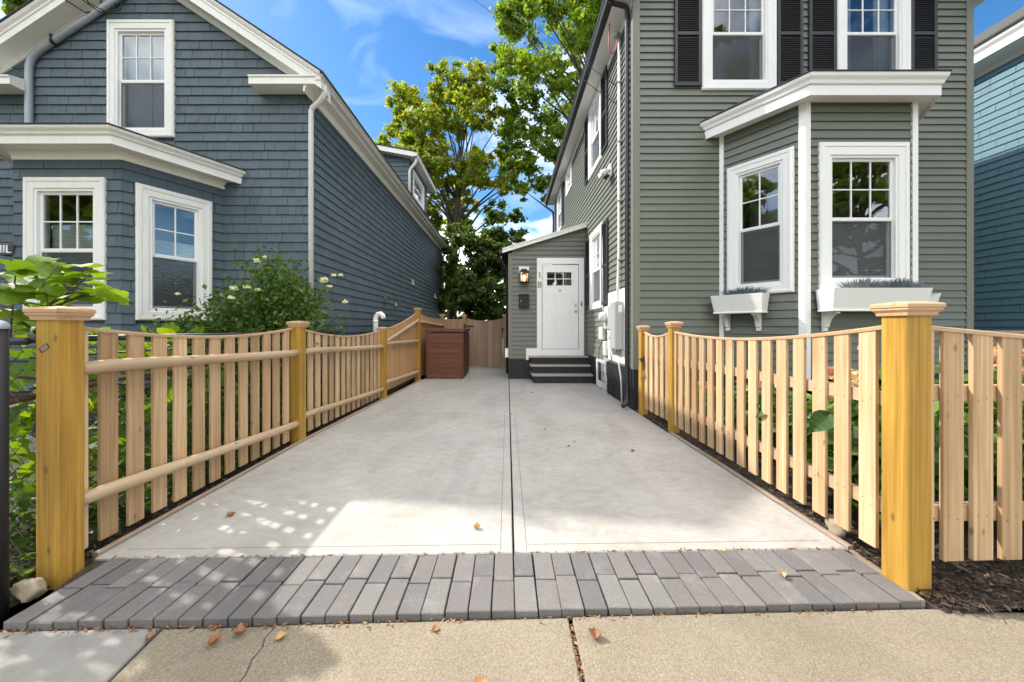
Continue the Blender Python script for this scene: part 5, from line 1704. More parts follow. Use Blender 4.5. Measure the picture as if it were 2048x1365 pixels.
# overhead wires
for k_, (a, b_, sag, lab) in enumerate((((-.85, 9.5, 10.2), (sxw - .02, 5.98, 5.05), .10, "lower overhead wire running to the side wall of the grey-green house"),
                                        ((-.14, 9.3, 10.0), (sxw - .02, 5.92, 5.30), .10, "upper overhead wire running to the side wall of the grey-green house"))):
    a, b_ = Vector(a), Vector(b_)
    far = a + (a - b_) * 3
    pts_ = [far + (b_ - far) * (i / 30) - Vector((0, 0, sag * 4 * (i / 30) * (1 - i / 30))) for i in range(31)]
    mb = MB(); mb.tube(pts_, .0065, 6); o = mb.build("overhead_wire", M_wire, smooth=True)
    tag(o, lab, "wire")
rc = MB(); rc.tube([(1.72, 5.9, 6.38), (1.70, 5.88, 6.1), (1.71, 5.87, 5.92), (1.76, 5.87, 5.86), (1.82, 5.88, 5.92), (1.85, 5.89, 6.08), (1.83, 5.89, 6.18)], .011, 6)
tag(rc.build("service_cable", M_red, smooth=True), "red and black drip loop of cable under the eave of the grey-green house", "cable")

# window boxes
def window_box(fr, u0, u1, z0, z1, label, glabel):
    t = thing("window_box", label, "window box", fr.p((u0 + u1) / 2, .15, z0 - .28))
    dp = .26
    mb = MB()
    vs_ = [fr.p(u0 + .03, .05, z0), fr.p(u1 - .03, .05, z0), fr.p(u1 - .03, .05 + dp * .78, z0), fr.p(u0 + .03, .05 + dp * .78, z0), fr.p(u0, .05, z1), fr.p(u1, .05, z1), fr.p(u1, .05 + dp, z1), fr.p(u0, .05 + dp, z1),
           fr.p(u0 + .02, .07, z1), fr.p(u1 - .02, .07, z1), fr.p(u1 - .02, .03 + dp, z1), fr.p(u0 + .02, .03 + dp, z1), fr.p(u0 + .04, .09, z1 - .05), fr.p(u1 - .04, .09, z1 - .05), fr.p(u1 - .04, .01 + dp, z1 - .05), fr.p(u0 + .04, .01 + dp, z1 - .05)]
    fs = [(0, 1, 2, 3)]
    for b0, b1 in ((0, 4), (4, 8), (8, 12)):
        fs += [(b0 + i, b0 + (i + 1) % 4, b1 + (i + 1) % 4, b1 + i) for i in range(4)]
    fs.append((12, 13, 14, 15))
    mb.add(vs_, fs); mb.build("trough", M_white, t)
    mb = MB(); mb.box(u0 + .015, u1 - .015, .05, .055 + dp * .82, z0 - .012, z0 + .012, .004, fr); mb.build("base_strip", M_white, t)
    for u in (u0 + .10, u1 - .16):
        mb = MB()
        pr = [(.02, z0 - .013), (.22, z0 - .013), (.225, z0 - .035), (.19, z0 - .045), (.15, z0 - .065), (.11, z0 - .11), (.085, z0 - .17), (.08, z0 - .20), (.06, z0 - .215), (.055, z0 - .26), (.02, z0 - .27)]
        n = len(pr)
        vs_ = [fr.p(u, w, z) for w, z in pr] + [fr.p(u + .055, w, z) for w, z in pr]
        mb.add(vs_, [(i, (i + 1) % n, n + (i + 1) % n, n + i) for i in range(n)] + [tuple(range(n)), tuple(range(n, 2 * n))]); mb.build("bracket", M_white, t)
    return t


def tuft(label, fr, u, z, n, spread, h, cat="plant"):
    t = thing("lavender_plant", label, cat, fr.p(u, .18, z - .05), "lavender in the window boxes")
    V, F = [], []
    for i in range(n):
        uu = u + random.uniform(-spread, spread); ww = .18 + random.uniform(-.06, .07)
        lean = (uu - u) * .7 + random.uniform(-.05, .05); lw = random.uniform(-.04, .05)
        hh = h * random.uniform(.5, 1.1) * (1 - .35 * abs(uu - u) / spread)
        b = len(V); q = .006
        V += [fr.p(uu - q, ww, z - .05), fr.p(uu + q, ww, z - .05), fr.p(uu + lean * .5 + q, ww + lw * .5 + .004, z + hh * .5), fr.p(uu + lean * .5 - q, ww + lw * .5, z + hh * .5), fr.p(uu + lean, ww + lw, z + hh)]
        F += [(b, b + 1, b + 2, b + 3), (b + 3, b + 2, b + 4)]
    mb = MB(); mb.add(V, F)
    mb.build("foliage", M_leaf_lav, t, kind="stuff")


window_box(Bl, .00, .66, 1.48, 1.735, "white window box on curved brackets under the narrow bay window", None)
tuft("blue-grey lavender in the window box under the narrow bay window", Bl, .40, 1.73, 260, .20, .13)
window_box(Bf, .10, 1.30, 1.48, 1.75, "long white window box under the wide bay window, behind the yellow post", None)
tuft("left clump of blue-grey lavender in the long window box", Bf, .58, 1.74, 220, .16, .16)
tuft("right clump of blue-grey lavender in the long window box", Bf, 1.02, 1.74, 260, .17, .16)
window_box(Br, .28, .98, 1.46, 1.72, "white window box on the far side of the bay, right of the yellow post", None)
tuft("blue-grey lavender in the window box on the far side of the bay", Br, .55, 1.71, 240, .24, .16)

# white vent pipe behind the left fence
vp = MB(); vp.tube([(-2.42, 6.42, -.05), (-2.42, 6.42, 1.40), (-2.415, 6.42, 1.46), (-2.38, 6.42, 1.51), (-2.33, 6.42, 1.52), (-2.29, 6.42, 1.49), (-2.275, 6.42, 1.43)], .044, 14)
vo = vp.build("vent_pipe", M_pvc, smooth=True); tag(vo, "white plastic vent pipe with a bent top behind the left picket fence", "vent pipe")
mb = MB(); mb.lathe([(.05, 0), (.05, .03), (.045, .032), (.045, .05)], (-2.42, 6.42, 1.36), 16); mb.build("collar", M_pvc, vo, smooth=True)


def rock(label, c, s, seed):
    """craggy stone: a ball dented by a few flat cuts and fine lumps"""
    r2 = random.Random(seed)
    cuts = [(Vector((r2.gauss(0, 1), r2.gauss(0, 1), r2.gauss(0, 1))).normalized(), r2.uniform(.55, .85)) for _ in range(11)]
    n, m_ = 26, 16
    vs_ = []
    for j in range(m_):
        ph = math.pi * j / (m_ - 1)
        for i in range(n):
            t = 2 * math.pi * i / n
            d = Vector((math.sin(ph) * math.cos(t), math.sin(ph) * math.sin(t), math.cos(ph)))
            q = 1.0
            for nn, h in cuts:
                k_ = d.dot(nn)
                if k_ > 0: q = min(q, h / k_)
            q *= 1 + .08 * math.sin(d.x * 13 + seed) * math.sin(d.y * 11) + r2.uniform(-.035, .035)
            vs_.append((c[0] + s[0] * q * d.x, c[1] + s[1] * q * d.y, max(-.03, c[2] + s[2] * q * d.z)))
    fs = [(j * n + i, j * n + (i + 1) % n, (j + 1) * n + (i + 1) % n, (j + 1) * n + i) for j in range(m_ - 1) for i in range(n)]
    mb = MB(); mb.add(vs_, fs)
    tag(mb.build("rock", M_rock, smooth=True), label, "rock", "pale rocks at the fence ends")


rock("pale rock at the foot of the left yellow post", (-2.28, 1.675, .018), (.075, .052, .055), 3)
rock("pale rock under the right picket fence on the mulch", (2.025, 2.15, .05), (.062, .065, .075), 5)


def dry_leaf(label, x, y, z, s, rz, mat, seed, curl=.5, grp="fallen leaves on the paving"):
    r2 = random.Random(seed)
    mb = MB(); n = 7
    pts_ = []
    for i in range(n):
        t = i / (n - 1)
        w = math.sin(math.pi * min(1, t * 1.05 + .03)) ** .8 * .42 * (1 + r2.uniform(-.25, .25))
        zc = curl * (t - .45) ** 2 * 1.6 + r2.uniform(-.04, .04)
        for k_ in (-1, -.5, 0, .5, 1):
            pts_.append(((t - .5), w * k_, zc + curl * abs(k_) ** 1.6 * w * 1.5 + r2.uniform(-.03, .03)))
    zmin = min(p[2] for p in pts_)
    cr_, sr_ = math.cos(rz), math.sin(rz)
    vs_ = [(x + s * (p[0] * cr_ - p[1] * sr_), y + s * (p[0] * sr_ + p[1] * cr_), z + .001 + s * (p[2] - zmin)) for p in pts_]
    fs = [(i * 5 + k_, i * 5 + k_ + 1, i * 5 + k_ + 6, i * 5 + k_ + 5) for i in range(n - 1) for k_ in range(4)]
    mb.add(vs_, fs)
    mb.tube([(x - s * .5 * cr_, y - s * .5 * sr_, z + .004), (x - s * .8 * cr_, y - s * .8 * sr_, z + .008)], .0012, 4)
    tag(mb.build("fallen_leaf", mat, smooth=True), label, "leaf", grp)


G = lambda x, y: ((x - 1015) / 700 * (889 / (y - 655)), 889 / (y - 655))
for i, (x, y, s, rz, mt_, cu_, lab, z) in enumerate((
    (462, 1033, .07, .3, M_fleaf, .8, "curled brown leaf alone on the slab near the left fence", 0),
    (955, 1058, .065, .6, M_fleaf2, .9, "tan curled leaf on the slab just left of the centre joint", 0),
    (1190, 1262, .075, 1.4, M_fleaf, .9, "brown upright leaf on the sidewalk by the dark joint", wz),
    (962, 1358, .065, .9, M_fleaf2, .8, "tan leaf on the sidewalk at the bottom edge", wz),
    (1566, 1155, .05, 1.2, M_fleaf2, .9, "orange-brown leaf on the grey pavers at the right", 0),
    (1447, 1101, .03, .1, M_yleaf, .2, "yellow scrap of leaf at the joint between slab and pavers", 0),
    (430, 1272, .07, 1.2, M_fleaf, .9, "brown leaf on the paver edge left of the sidewalk crack", wz),
    (480, 1255, .065, .3, M_fleaf, .9, "brown leaf lying against the paver edge above the sidewalk crack", wz),
    (562, 1263, .06, .8, M_fleaf2, .6, "tan leaf at the top of the sidewalk crack", wz),
    (872, 1247, .045, .3, M_fleaf, .5, "small brown leaf in front of the pavers, left of the sidewalk joint", wz),
    (1266, 904, .055, .2, M_fleaf, .8, "dark brown leaf on the slab toward the right fence", 0),
    (1138, 893, .05, .7, M_fleaf, .5, "flat brown leaf on the slab between centre joint and right fence", 0),
    (1150, 884, .04, .2, M_fleaf2, .5, "small tan leaf beside the flat brown one on the slab", 0),
    (1023, 829, .06, .5, M_fleaf2, .4, "tan leaf on the crossing of the slab joints", 0),
    (1090, 860, .05, .5, M_fleaf, .3, "small flat leaf on the far slab right of the centre joint", 0),
    (1065, 786, .07, .5, M_fleaf, .3, "dark leaf on the concrete in front of the steps", 0),
    (300, 1262, .05, 2.2, M_fleaf, .6, "brown leaf on the paler sidewalk slab at the left", wz))):
    gx, gy = G(x, y)
    dry_leaf(lab, gx, gy, z, s * .74, rz, mt_, i + 11, cu_)

# ---------------------------------------------------------------- plants
def make_tree(name, label, base, trunk_top, tr, lobes, n_leaf, leaf, mat, cat="tree", shell=.55, group=None, lean=(0, 0)):
    """trunk, limbs reaching into the crown and a crown of many small leaves grouped in clumps"""
    t = thing(name, label, cat, base, group)
    bx, by, bz = base
    n = 9
    tp = []
    for i in range(n):
        f = i / (n - 1)
        tp.append(Vector((bx + lean[0] * f + .12 * math.sin(f * 5 + bx), by + lean[1] * f + .1 * math.sin(f * 4 + by), bz - .1 + (trunk_top - bz) * f)))
    mb = MB(); mb.tube(tp, [tr * (1.25 if i == 0 else 1 - .6 * i / (n - 1)) for i in range(n)], 10); mb.build("trunk", M_bark, t, smooth=True)
    P, N, W = [], [], []
    for (cx, cy, cz, r_) in lobes:
        c = Vector((cx, cy, cz))
        k_ = min(n - 1, max(3, int((cz - bz) / (trunk_top - bz) * (n - 1) * .75)))
        a = tp[k_]
        mid = a.lerp(c, .5) + Vector((random.uniform(-.3, .3), random.uniform(-.3, .3), random.uniform(.0, .5)))
        q0 = a.lerp(mid, .5) + Vector((0, 0, .1))
        mb = MB(); r0 = max(.03, tr * .35 * (1 - .5 * k_ / n)); mb.tube([a, q0, mid, mid.lerp(c, .6), c], [r0, r0 * .75, r0 * .5, r0 * .3, r0 * .12], 6)
        mb.build("branch", M_bark, t, smooth=True)
        W.append(r_ ** 2)
    W = np.array(W) / sum(W)
    for (cx, cy, cz, r_), w in zip(lobes, W):
        m_ = int(n_leaf * w)
        # twigs inside a clump: leaves gather round them
        nt = max(6, m_ // 60)
        d = rng.normal(size=(nt, 3)); d /= np.linalg.norm(d, axis=1, keepdims=True)
        rr = r_ * rng.uniform(shell, 1.08, nt)[:, None]
        tw = np.array([cx, cy, cz]) + d * rr * np.array([1, 1, .78])
        idx = rng.integers(0, nt, m_)
        p = tw[idx] + rng.normal(size=(m_, 3)) * r_ * np.array([.15, .15, .10])
        P.append(p)
        nn = (p - np.array([cx, cy, cz])) / r_ * .6 + rng.normal(size=(m_, 3)) * .7
        nn[:, 2] += .75
        N.append(nn)
    leaf_cloud(np.concatenate(P), np.concatenate(N), leaf, mat, "crown", t, 1.25, .18)
    return t


def lobes_in(c, rad, k_, rmin, rmax, seed, zsq=None, shape=None):
    r2 = random.Random(seed)
    out = []
    tries = 0
    while len(out) < k_ and tries < 4000:
        tries += 1
        u, v, w = r2.uniform(-1, 1), r2.uniform(-1, 1), r2.uniform(-1, 1)
        d = u * u + v * v + w * w
        if d > 1: continue
        if d < .25 and r2.random() < .5: continue
        if shape and not shape(u, v, w): continue
        r_ = r2.uniform(rmin, rmax)
        p = (c[0] + u * rad[0], c[1] + v * rad[1], c[2] + w * rad[2])
        if any((p[0] - q[0]) ** 2 + (p[1] - q[1]) ** 2 + (p[2] - q[2]) ** 2 < (.55 * (r_ + q[3])) ** 2 for q in out): continue
        out.append((*p, r_))
    return out


# the turning maple beyond the gate
shape = lambda u, v, w: abs(u) < (1.0 if w > -.35 else .62)
lb = lobes_in((-3.0, 20.2, 11.2), (3.6, 3.2, 4.3), 36, .65, 1.15, 3, shape=shape)
lb += [(-6.3, 20, 11.9, 1.0), (-6.0, 20.4, 13.0, .8), (.3, 20, 9.4, .8), (-.6, 20.5, 8.0, .9), (.9, 20, 10.8, .8), (-3.5, 20, 15.4, 1.0), (-2.2, 20, 15.2, .8), (-4.6, 20.3, 7.6, .9)]
make_tree("maple_tree", "tall maple with yellow-green turning leaves beyond the back gate", (-3.2, 20.2, -.15), 11.5, .34, lb, 31000, .165, M_leaf_maple, lean=(.35, 0))
# the big green tree behind the grey house
lb = lobes_in((4.4, 18.2, 14.8), (4.2, 3.4, 5.6), 38, .9, 1.45, 11)
lb += [(-.2, 18, 12.8, .7), (.2, 18, 10.9, .8), (.5, 18, 9.6, .8), (1.5, 18, 9.0, .9), (1.0, 18, 8.2, .5), (2.2, 18, 8.4, .8), (-.1, 18, 15.2, .8), (.2, 18, 17.2, 1.0), (.9, 18, 18.8, 1.1), (2.4, 17.5, 19.5, 1.2)]
make_tree("green_tree", "large green tree rising behind the grey-green house", (4.8, 18.4, -.15), 13, .42, lb, 43000, .165, M_leaf_green)
# dark trees just behind the gate
lb = lobes_in((-1.5, 15.4, 3.4), (1.9, 1.3, 2.5), 22, .6, .95, 21) + [(.1, 15.2, 5.2, .6), (-.2, 15.2, 4.4, .7), (-2.7, 15.6, 5.0, .6), (.35, 15, 6.0, .45), (-.6, 15.2, 6.1, .5)]
make_tree("shade_tree", "low dark-leaved tree filling the gap behind the back gate", (-1.3, 15.6, -.15), 4.6, .16, lb, 24000, .125, M_leaf_dark, shell=.4)
lb = lobes_in((-.6, 18.6, 2.6), (3.6, 1.2, 2.1), 20, .7, 1.1, 31)
make_tree("background_shrub", "dark hedge-like shrub seen low through the gap behind the gate", (-.8, 18.6, -.15), 2.4, .1, lb, 9000, .2, M_leaf_dark, "shrub", shell=.3)
lb = lobes_in((-19.6, 14.2, 13.0), (4.0, 4, 4.2), 24, 1.1, 1.7, 41)
make_tree("background_tree", "green tree top just visible above the roof at the top left corner", (-19.6, 14.2, -.15), 11, .4, lb, 12000, .28, M_leaf_green)
# street trees and houses across the street, mirrored in the windows
for k_, (x, y, h, s) in enumerate(((-24, -10, 8.0, 1.5), (19, -9.5, 8.0, 1.6), (11.5, -13, 13.5, 1.5), (-9, -13, 9.5, 1.3), (-17, -1.2, 6.0, 1.05), (3.8, -15, 6.2, 1.25))):
    lb = lobes_in((x, y, h), (3.6 * s, 3.0 * s, 3.8 * s), 26, 1.3, 2.1, 51 + k_)
    make_tree("street_tree", ("leafy street tree mirrored in the wide window of the blue bay", "leafy street tree mirrored in the wide bay window of the grey-green house", "tall street tree mirrored in the upper windows of the grey-green house", "leafy street tree mirrored in the upper window of the blue house", "leafy street tree mirrored in the narrow bay window of the grey-green house", "leafy street tree mirrored in the panes of the front door")[k_], (x, y, -.15), h, .3, lb, 6000, .42, M_leaf_green, group="street trees across the road")

# rose bush against the blue house
rb = thing("rose_bush", "tall straggling rose bush with cream blooms between the left fence and the blue house", "bush", (-3.1, 4.75, -.02))
P, N, FL = [], [], []
stem = MB()
bounds = []
r3 = random.Random(5)
for i in range(46):
    side = r3.random()
    x0, y0 = -3.15 + r3.uniform(-.45, .45), 4.75 + r3.uniform(-.22, .22)
    tx = x0 + r3.gauss(0, .45); ty = y0 + r3.uniform(-.35, .25)
    hmax = 2.05 - .85 * max(0, abs(tx + 2.95) - .15)
    tz = r3.uniform(.9, 1.0) * max(.9, hmax) + r3.uniform(-.3, .35) * (1 if abs(tx + 2.95) < .5 else .5)
    tx = max(-4.6, min(-2.45, tx))
    if tx > -2.75: tz = min(tz, 1.75)
    p0, p2 = Vector((x0, y0, -.02)), Vector((tx, ty, tz))
    p1 = p0.lerp(p2, .5) + Vector((r3.uniform(-.12, .12), r3.uniform(-.1, .1), .3))
    pts_ = [p0 * (1 - t) ** 2 + p1 * 2 * t * (1 - t) + p2 * t * t for t in (0, .2, .4, .6, .8, 1)]
    if i < 26:
        mb = MB(); mb.tube(pts_, [.009, .008, .007, .006, .004, .002], 5); mb.build("stem", M_stem, rb, smooth=True)
    for _ in range(115):
        t = r3.random() ** .7
        q = p0 * (1 - t) ** 2 + p1 * 2 * t * (1 - t) + p2 * t * t
        sp = .13 * (1.15 - .5 * t)
        P.append((q.x + r3.gauss(0, sp), q.y + r3.gauss(0, sp), max(.02, q.z + r3.gauss(0, sp * .7))))
    if i % 4 == 0: FL.append(p2)
for _ in range(3200):                                  # low spread towards the left
    x = r3.uniform(-4.35, -2.55); h = .95 + .35 * math.sin((x + 4.4) * 1.5) + r3.gauss(0, .06)
    P.append((x, 4.35 + r3.gauss(0, .16), r3.uniform(.3, max(.5, h + .1))))
for cx, cz, r_ in ((-3.95, 1.25, .28), (-3.55, 1.45, .26), (-4.2, 1.1, .2), (-2.62, 1.35, .24), (-2.7, 1.7, .2), (-3.0, 1.9, .3), (-2.9, 1.5, .34), (-3.25, 1.6, .3)):
    for _ in range(330):
        P.append((cx + r3.gauss(0, r_ * .55), 4.4 + r3.gauss(0, .15), cz + r3.gauss(0, r_ * .5)))
P = np.array(P)
Nn = rng.normal(size=P.shape); Nn[:, 2] += .9
leaf_cloud(P, Nn, .042, M_leaf_rose, "foliage", rb, 1.5, .12)


def bloom(parent, c, r_, mat, n=26, name="bloom"):
    d = rng.normal(size=(n, 3)); d /= np.linalg.norm(d, axis=1, keepdims=True)
    d[:, 2] = np.abs(d[:, 2]) * .8 + .1
    d[:, 1] -= .3
    leaf_cloud(np.array(c) + d * r_ * rng.uniform(.5, 1, (n, 1)), d + rng.normal(size=(n, 3)) * .25, r_ * .62, mat, name, parent, 1.0, .15)


for (x, y, z, r_) in ((515, 525, 4.3, .05), (470, 580, 4.25, .055), (497, 577, 4.3, .045), (464, 598, 4.2, .04), (649, 565, 4.3, .06), (660, 575, 4.35, .035), (668, 553, 4.35, .035), (691, 606, 4.3, .035), (530, 517, 4.3, .03), (682, 552, 4.4, .03), (517, 582, 4.3, .035), (357, 590, 4.2, .03)):
    z -= .2
    bloom(rb, ((x - 1015) / 700 * z, z, 1.27 - (y - 655) / 700 * z), r_, M_petal_w)

# hydrangeas behind the right fence
hyd = ((2.45, 2.35, .78), (2.75, 2.95, .72), (2.55, 3.6, .6), (2.95, 4.1, .62), (2.5, 4.55, .5), (3.1, 2.25, .92), (3.75, 2.45, .95), (3.5, 3.1, .92), (4.3, 2.9, .9), (5.0, 3.0, .9))
names_ = ("nearest the yellow corner post", "second from the corner post along the drive", "in the middle of the drive-side fence", "in front of the narrow bay window", "beside the little garden gate", "just right of the yellow corner post", "behind the street-side pickets at the right edge", "in the middle of the right bed", "under the wide bay window", "at the right end of the bed")
for (x, y, h), nm in zip(hyd, names_):
    t = thing("hydrangea", "leafy hydrangea with fading blooms " + nm, "shrub", (x, y, 0), "hydrangeas in the right bed")
    m_ = 420
    d = rng.normal(size=(m_, 3)); d /= np.linalg.norm(d, axis=1, keepdims=True)
    rr = rng.uniform(.35, 1.0, (m_, 1))
    p = np.array([x, y, h * .55]) + d * rr * np.array([.42, .42, h * .55])
    p[:, 0] = np.maximum(p[:, 0], 2.10); p[:, 1] = np.maximum(p[:, 1], 1.92); p[:, 2] = np.maximum(p[:, 2], .05)
    nn = d * .7 + rng.normal(size=(m_, 3)) * .45; nn[:, 2] += .8
    leaf_cloud(p, nn, .085, M_leaf_hyd, "foliage", t, 1.35, .10)
    for k_ in range(5):
        a = random.uniform(0, 6.28)
        mb = MB(); mb.tube([(x + .05 * math.cos(a), y + .05 * math.sin(a), 0), (x + .2 * math.cos(a), y + .2 * math.sin(a), h * .9)], [.007, .004], 5); mb.build("stem", M_stem, t)
    for k_ in range(4):
        a, rr_ = random.uniform(0, 6.28), random.uniform(0, .32)
        px_, py_ = max(2.12, x + rr_ * math.cos(a)), max(1.95, y + rr_ * math.sin(a))
        bloom(t, (px_, py_, h * random.uniform(.95, 1.22)), .065, M_petal_p, 60, "bloom")

# large single leaves: grape vine on the chain-link fence
def big_leaf_mat(name, c, vein, trans=.45):
    m, n, l, bs, out = new_mat(name)
    oi = n.new("ShaderNodeObjectInfo")
    rr = ramp(n, [(0, tuple(x * .6 for x in c)), (.5, c), (1, (min(1, c[0] * 1.7), min(1, c[1] * 1.25), c[2]))])
    l.new(oi.outputs["Random"], rr.inputs["Fac"])
    v = coords(n, l, "object")
    nz = noise(n, l, v, 25, 4)
    cc = mixc(n, l, rr.outputs["Color"], mixc(n, l, (.8, .85, .8), (1.15, 1.1, 1.0), nz.outputs["Fac"]), 1.0, "MULTIPLY")
    sx_ = n.new("ShaderNodeSeparateXYZ"); l.new(v, sx_.inputs[0])
    at = n.new("ShaderNodeMath"); at.operation = "ARCTAN2"; l.new(sx_.outputs["Y"], at.inputs[0]); l.new(sx_.outputs["X"], at.inputs[1])
    mu = n.new("ShaderNodeMath"); mu.operation = "MULTIPLY"; mu.inputs[1].default_value = 3.5; l.new(at.outputs[0], mu.inputs[0])
    si = n.new("ShaderNodeMath"); si.operation = "SINE"; l.new(mu.outputs[0], si.inputs[0])
    ab = n.new("ShaderNodeMath"); ab.operation = "ABSOLUTE"; l.new(si.outputs[0], ab.inputs[0])
    vr = ramp(n, [(0.03, (1.35, 1.28, 1.2)), (0.12, (1, 1, 1))])
    l.new(ab.outputs[0], vr.inputs["Fac"])
    cc = mixc(n, l, cc, vr.outputs["Color"], 1.0, "MULTIPLY")
    l.new(cc, bs.inputs["Base Color"]); bs.inputs["Roughness"].default_value = .58
    tr = n.new("ShaderNodeBsdfTranslucent"); l.new(mixc(n, l, cc, (1.7, 1.65, .5), 1.0, "MULTIPLY"), tr.inputs["Color"])
    mx = n.new("ShaderNodeMixShader"); mx.inputs[0].default_value = trans
    l.new(bs.outputs[0], mx.inputs[1]); l.new(tr.outputs[0], mx.inputs[2]); l.new(mx.outputs[0], out.inputs[0])
    l.new(bump(n, l, nz.outputs["Fac"], .4, .004), bs.inputs["Normal"])
    return m


M_grape = big_leaf_mat("grape_leaf", (.12, .22, .022), None)


def grape_mesh(seed):
    r2 = random.Random(seed)
    n = 30
    rim = []
    for i in range(n):
        t = 2 * math.pi * i / n
        q = t if t < math.pi else 2 * math.pi - t           # 0 tip .. pi stalk
        r_ = .5 + .09 * math.cos(3 * q * 1.35) - (.28 if q > 2.85 else 0) + r2.uniform(-.03, .03) + (.025 if i % 2 else -.015)
        x, y = r_ * math.cos(t), r_ * math.sin(t)
        z = -.22 * (x * x + y * y) + .05 * math.sin(3 * t + seed) + r2.uniform(-.02, .02)
        rim.append((x, y, z))
    mid = [(x * .55, y * .55, z * .35 + (.018 if i % 5 else -.012)) for i, (x, y, z) in enumerate(rim)]
    vs_ = [(0, 0, 0)] + mid + rim
    fs = [(0, 1 + i, 1 + (i + 1) % n) for i in range(n)] + [(1 + i, 1 + n + i, 1 + n + (i + 1) % n, 1 + (i + 1) % n) for i in range(n)]
    me = bpy.data.meshes.new("vine_leaf"); me.from_pydata(vs_, [], fs); me.materials.append(M_grape)
    me.polygons.foreach_set("use_smooth", [True] * len(me.polygons))
    return me


gm = [grape_mesh(s) for s in range(6)]
gv = thing("grape_vine", "sunlit grape vine with broad yellow-green leaves on the chain-link fence behind the left post", "vine", (-2.6, 2.1, 0))


def vine_leaf(parent, x, y, z, s, tilt=(.4, .3)):
    o = place("vine_leaf", random.choice(gm), (x, y, z), parent, (random.gauss(0, tilt[0]), random.gauss(0, tilt[1]), random.uniform(0, 6.28)))
    o.scale = (s, s, s)


# top spray (photo column, row, depth, size)
for (px_, py_, d, s) in ((10, 545, 1.85, .17), (45, 535, 1.9, .17), (85, 530, 1.95, .17), (120, 532, 2.0, .15), (160, 530, 2.05, .16), (170, 555, 2.0, .16), (95, 558, 1.95, .16), (40, 572, 1.9, .18), (130, 555, 1.95, .13), (205, 572, 2.0, .15), (225, 590, 1.98, .14), (150, 590, 2.0, .16), (105, 590, 2.05, .16), (20, 600, 1.95, .17), (60, 605, 2.0, .16), (5, 570, 1.9, .15), (185, 590, 2.1, .15), (25, 630, 1.9, .15), (55, 625, 1.95, .13), (70, 545, 2.1, .15), (30, 555, 2.0, .16), (112, 545, 2.1, .15), (60, 585, 1.9, .17), (15, 585, 1.85, .16), (85, 612, 2.1, .15), (125, 608, 2.15, .14), (40, 640, 2.0, .15), (10, 650, 1.95, .14), (65, 655, 2.0, .13), (170, 575, 2.15, .15), (0, 620, 2.1, .16), (190, 545, 2.1, .13)):
    vine_leaf(gv, (px_ - 1015) / 700 * d, d, 1.27 - (py_ - 655) / 700 * d, s)
for i in range(62):                                    # hanging down the mesh
    y = 1.75 + random.random() ** 1.2 * 3.0
    vine_leaf(gv, -2.70 + random.gauss(0, .10) - .05 * (y - 1.8), y, random.uniform(.08, 1.22), random.uniform(.09, .16), (1.0, .8))
for i in range(150):                                   # thick growth that shades the drive
    y = 1.78 + random.random() * 1.7
    vine_leaf(gv, -2.66 - random.random() * .45, y, random.uniform(.05, 1.28), random.uniform(.10, .17), (.9, .8))
for i in range(26):
    vine_leaf(gv, -2.55 - random.random() * .5, random.uniform(1.75, 2.6), random.uniform(.1, 1.2), random.uniform(.09, .15), (.9, .8))
for pts_, r_ in (([(-2.75, 2.2, 0), (-2.72, 2.15, .6), (-2.66, 2.05, 1.15), (-2.62, 2.0, 1.4), (-2.5, 2.0, 1.47)], .014), ([(-2.66, 2.05, 1.15), (-2.8, 1.98, 1.35), (-2.95, 1.95, 1.42)], .008), ([(-2.62, 2.0, 1.38), (-2.45, 2.02, 1.45), (-2.28, 2.02, 1.45)], .006),
                  ([(-2.5, 1.95, 1.22), (-2.55, 1.92, 1.5), (-2.5, 1.95, 1.62)], .004), ([(-2.6, 1.98, 1.3), (-2.42, 1.98, 1.52), (-2.38, 2.0, 1.58)], .004), ([(-2.7, 1.9, 1.2), (-2.68, 1.9, 1.45), (-2.7, 1.92, 1.55)], .004), ([(-2.6, 1.7, .86), (-2.5, 1.78, .9), (-2.6, 2.4, .93), (-2.66, 3.4, .95)], .022), ([(-2.66, 1.9, 1.0), (-2.62, 2.5, .85), (-2.66, 3.2, 1.05)], .01)):
    mb = MB(); mb.tube(pts_, [r_ * (1 - .1 * i) for i in range(len(pts_))], 6); mb.build("stem", M_vinewood, gv, smooth=True)
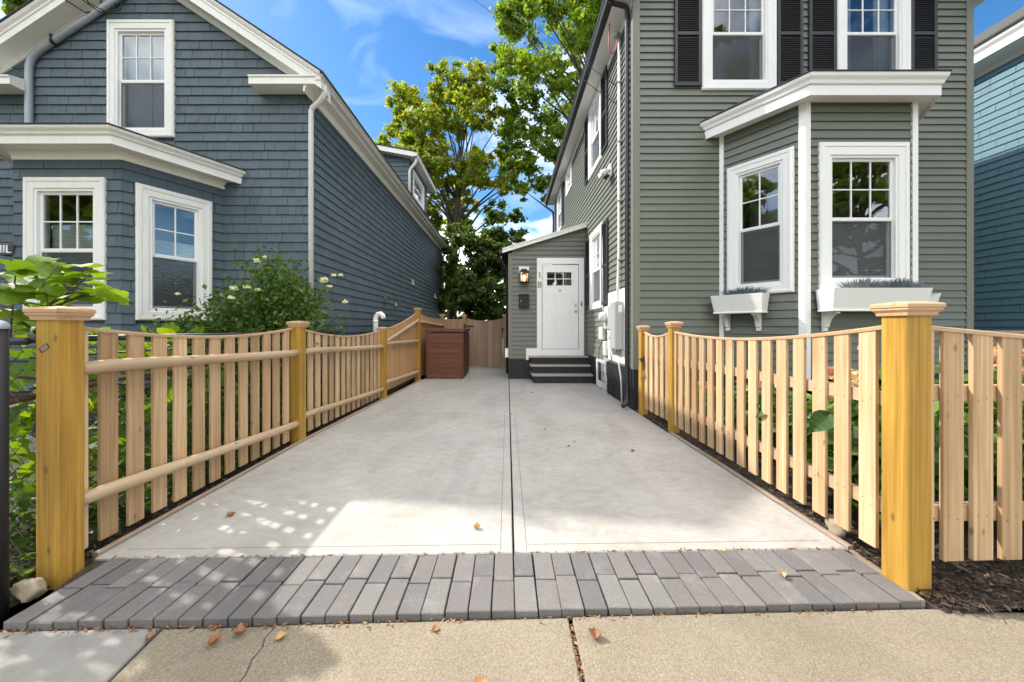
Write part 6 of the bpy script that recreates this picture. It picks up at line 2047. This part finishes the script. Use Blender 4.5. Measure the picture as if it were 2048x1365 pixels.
# ivy-like ground cover along the left fence
P = []
for _ in range(1500):
    y = 1.7 + random.random() * 5.2
    P.append((-2.36 - abs(random.gauss(0, .28)) - .02, y, abs(random.gauss(0, .11)) + .01))
for _ in range(2600):
    P.append((-2.75 - random.random() * .9, 1.7 + random.random() * 3.2, abs(random.gauss(0, .35)) + .02))
P = np.array(P); Nn = rng.normal(size=P.shape) * .6; Nn[:, 2] += .9
gc = leaf_cloud(P, Nn, .055, M_leaf_rose, "ground_cover", None, 1.2, .12)
gc["label"] = "low green ground cover growing under and behind the left fence"
# one large hydrangea leaf and a small one pushing through the right fence
M_hleaf = big_leaf_mat("broad_hydrangea_leaf", (.045, .12, .014), None, .22)


def oval_leaf(parent, base, tip, wdt, nrm, mat):
    base, tip, nrm = Vector(base), Vector(tip), Vector(nrm).normalized()
    ax = tip - base; sd = ax.normalized().cross(nrm).normalized()
    mb = MB(); n, m_ = 17, 9
    for i in range(n):
        t = i / (n - 1)
        w = wdt * (math.sin(math.pi * t ** .72) ** .85) * (1 + (.05 if i % 2 else 0)) if 0 < t < 1 else 0.0008
        c = base + ax * t + nrm * (.02 * math.sin(math.pi * t))
        for j_ in range(m_):
            k_ = j_ / (m_ - 1) * 2 - 1
            p = c + sd * w * k_ + nrm * (.016 * abs(k_) ** 1.3 + .0035 * math.sin(i * 2.1 - abs(k_) * 3)) - ax * .06 * abs(k_)
            mb.v.append(tuple(p))
    mb.f = [(i * m_ + k_, i * m_ + k_ + 1, i * m_ + k_ + m_ + 1, i * m_ + k_ + m_) for i in range(n - 1) for k_ in range(m_ - 1)]
    return mb.build("broad_leaf", mat, parent, smooth=True)


hl = thing("hydrangea_sprig", "broad green leaf poking out between the pickets near the yellow corner post", "leaf", (2.05, 2.3, .6))
oval_leaf(hl, (1.985, 2.16, .735), (1.90, 2.205, .60), .058, (-.55, -.75, .35), M_hleaf)
oval_leaf(hl, (2.02, 2.66, .62), (1.935, 2.74, .56), .035, (-.4, -.5, .8), M_hleaf)
mb = MB(); mb.tube([(2.25, 2.3, .62), (1.985, 2.16, .735)], .004, 5); mb.build("stem", M_stem, hl)
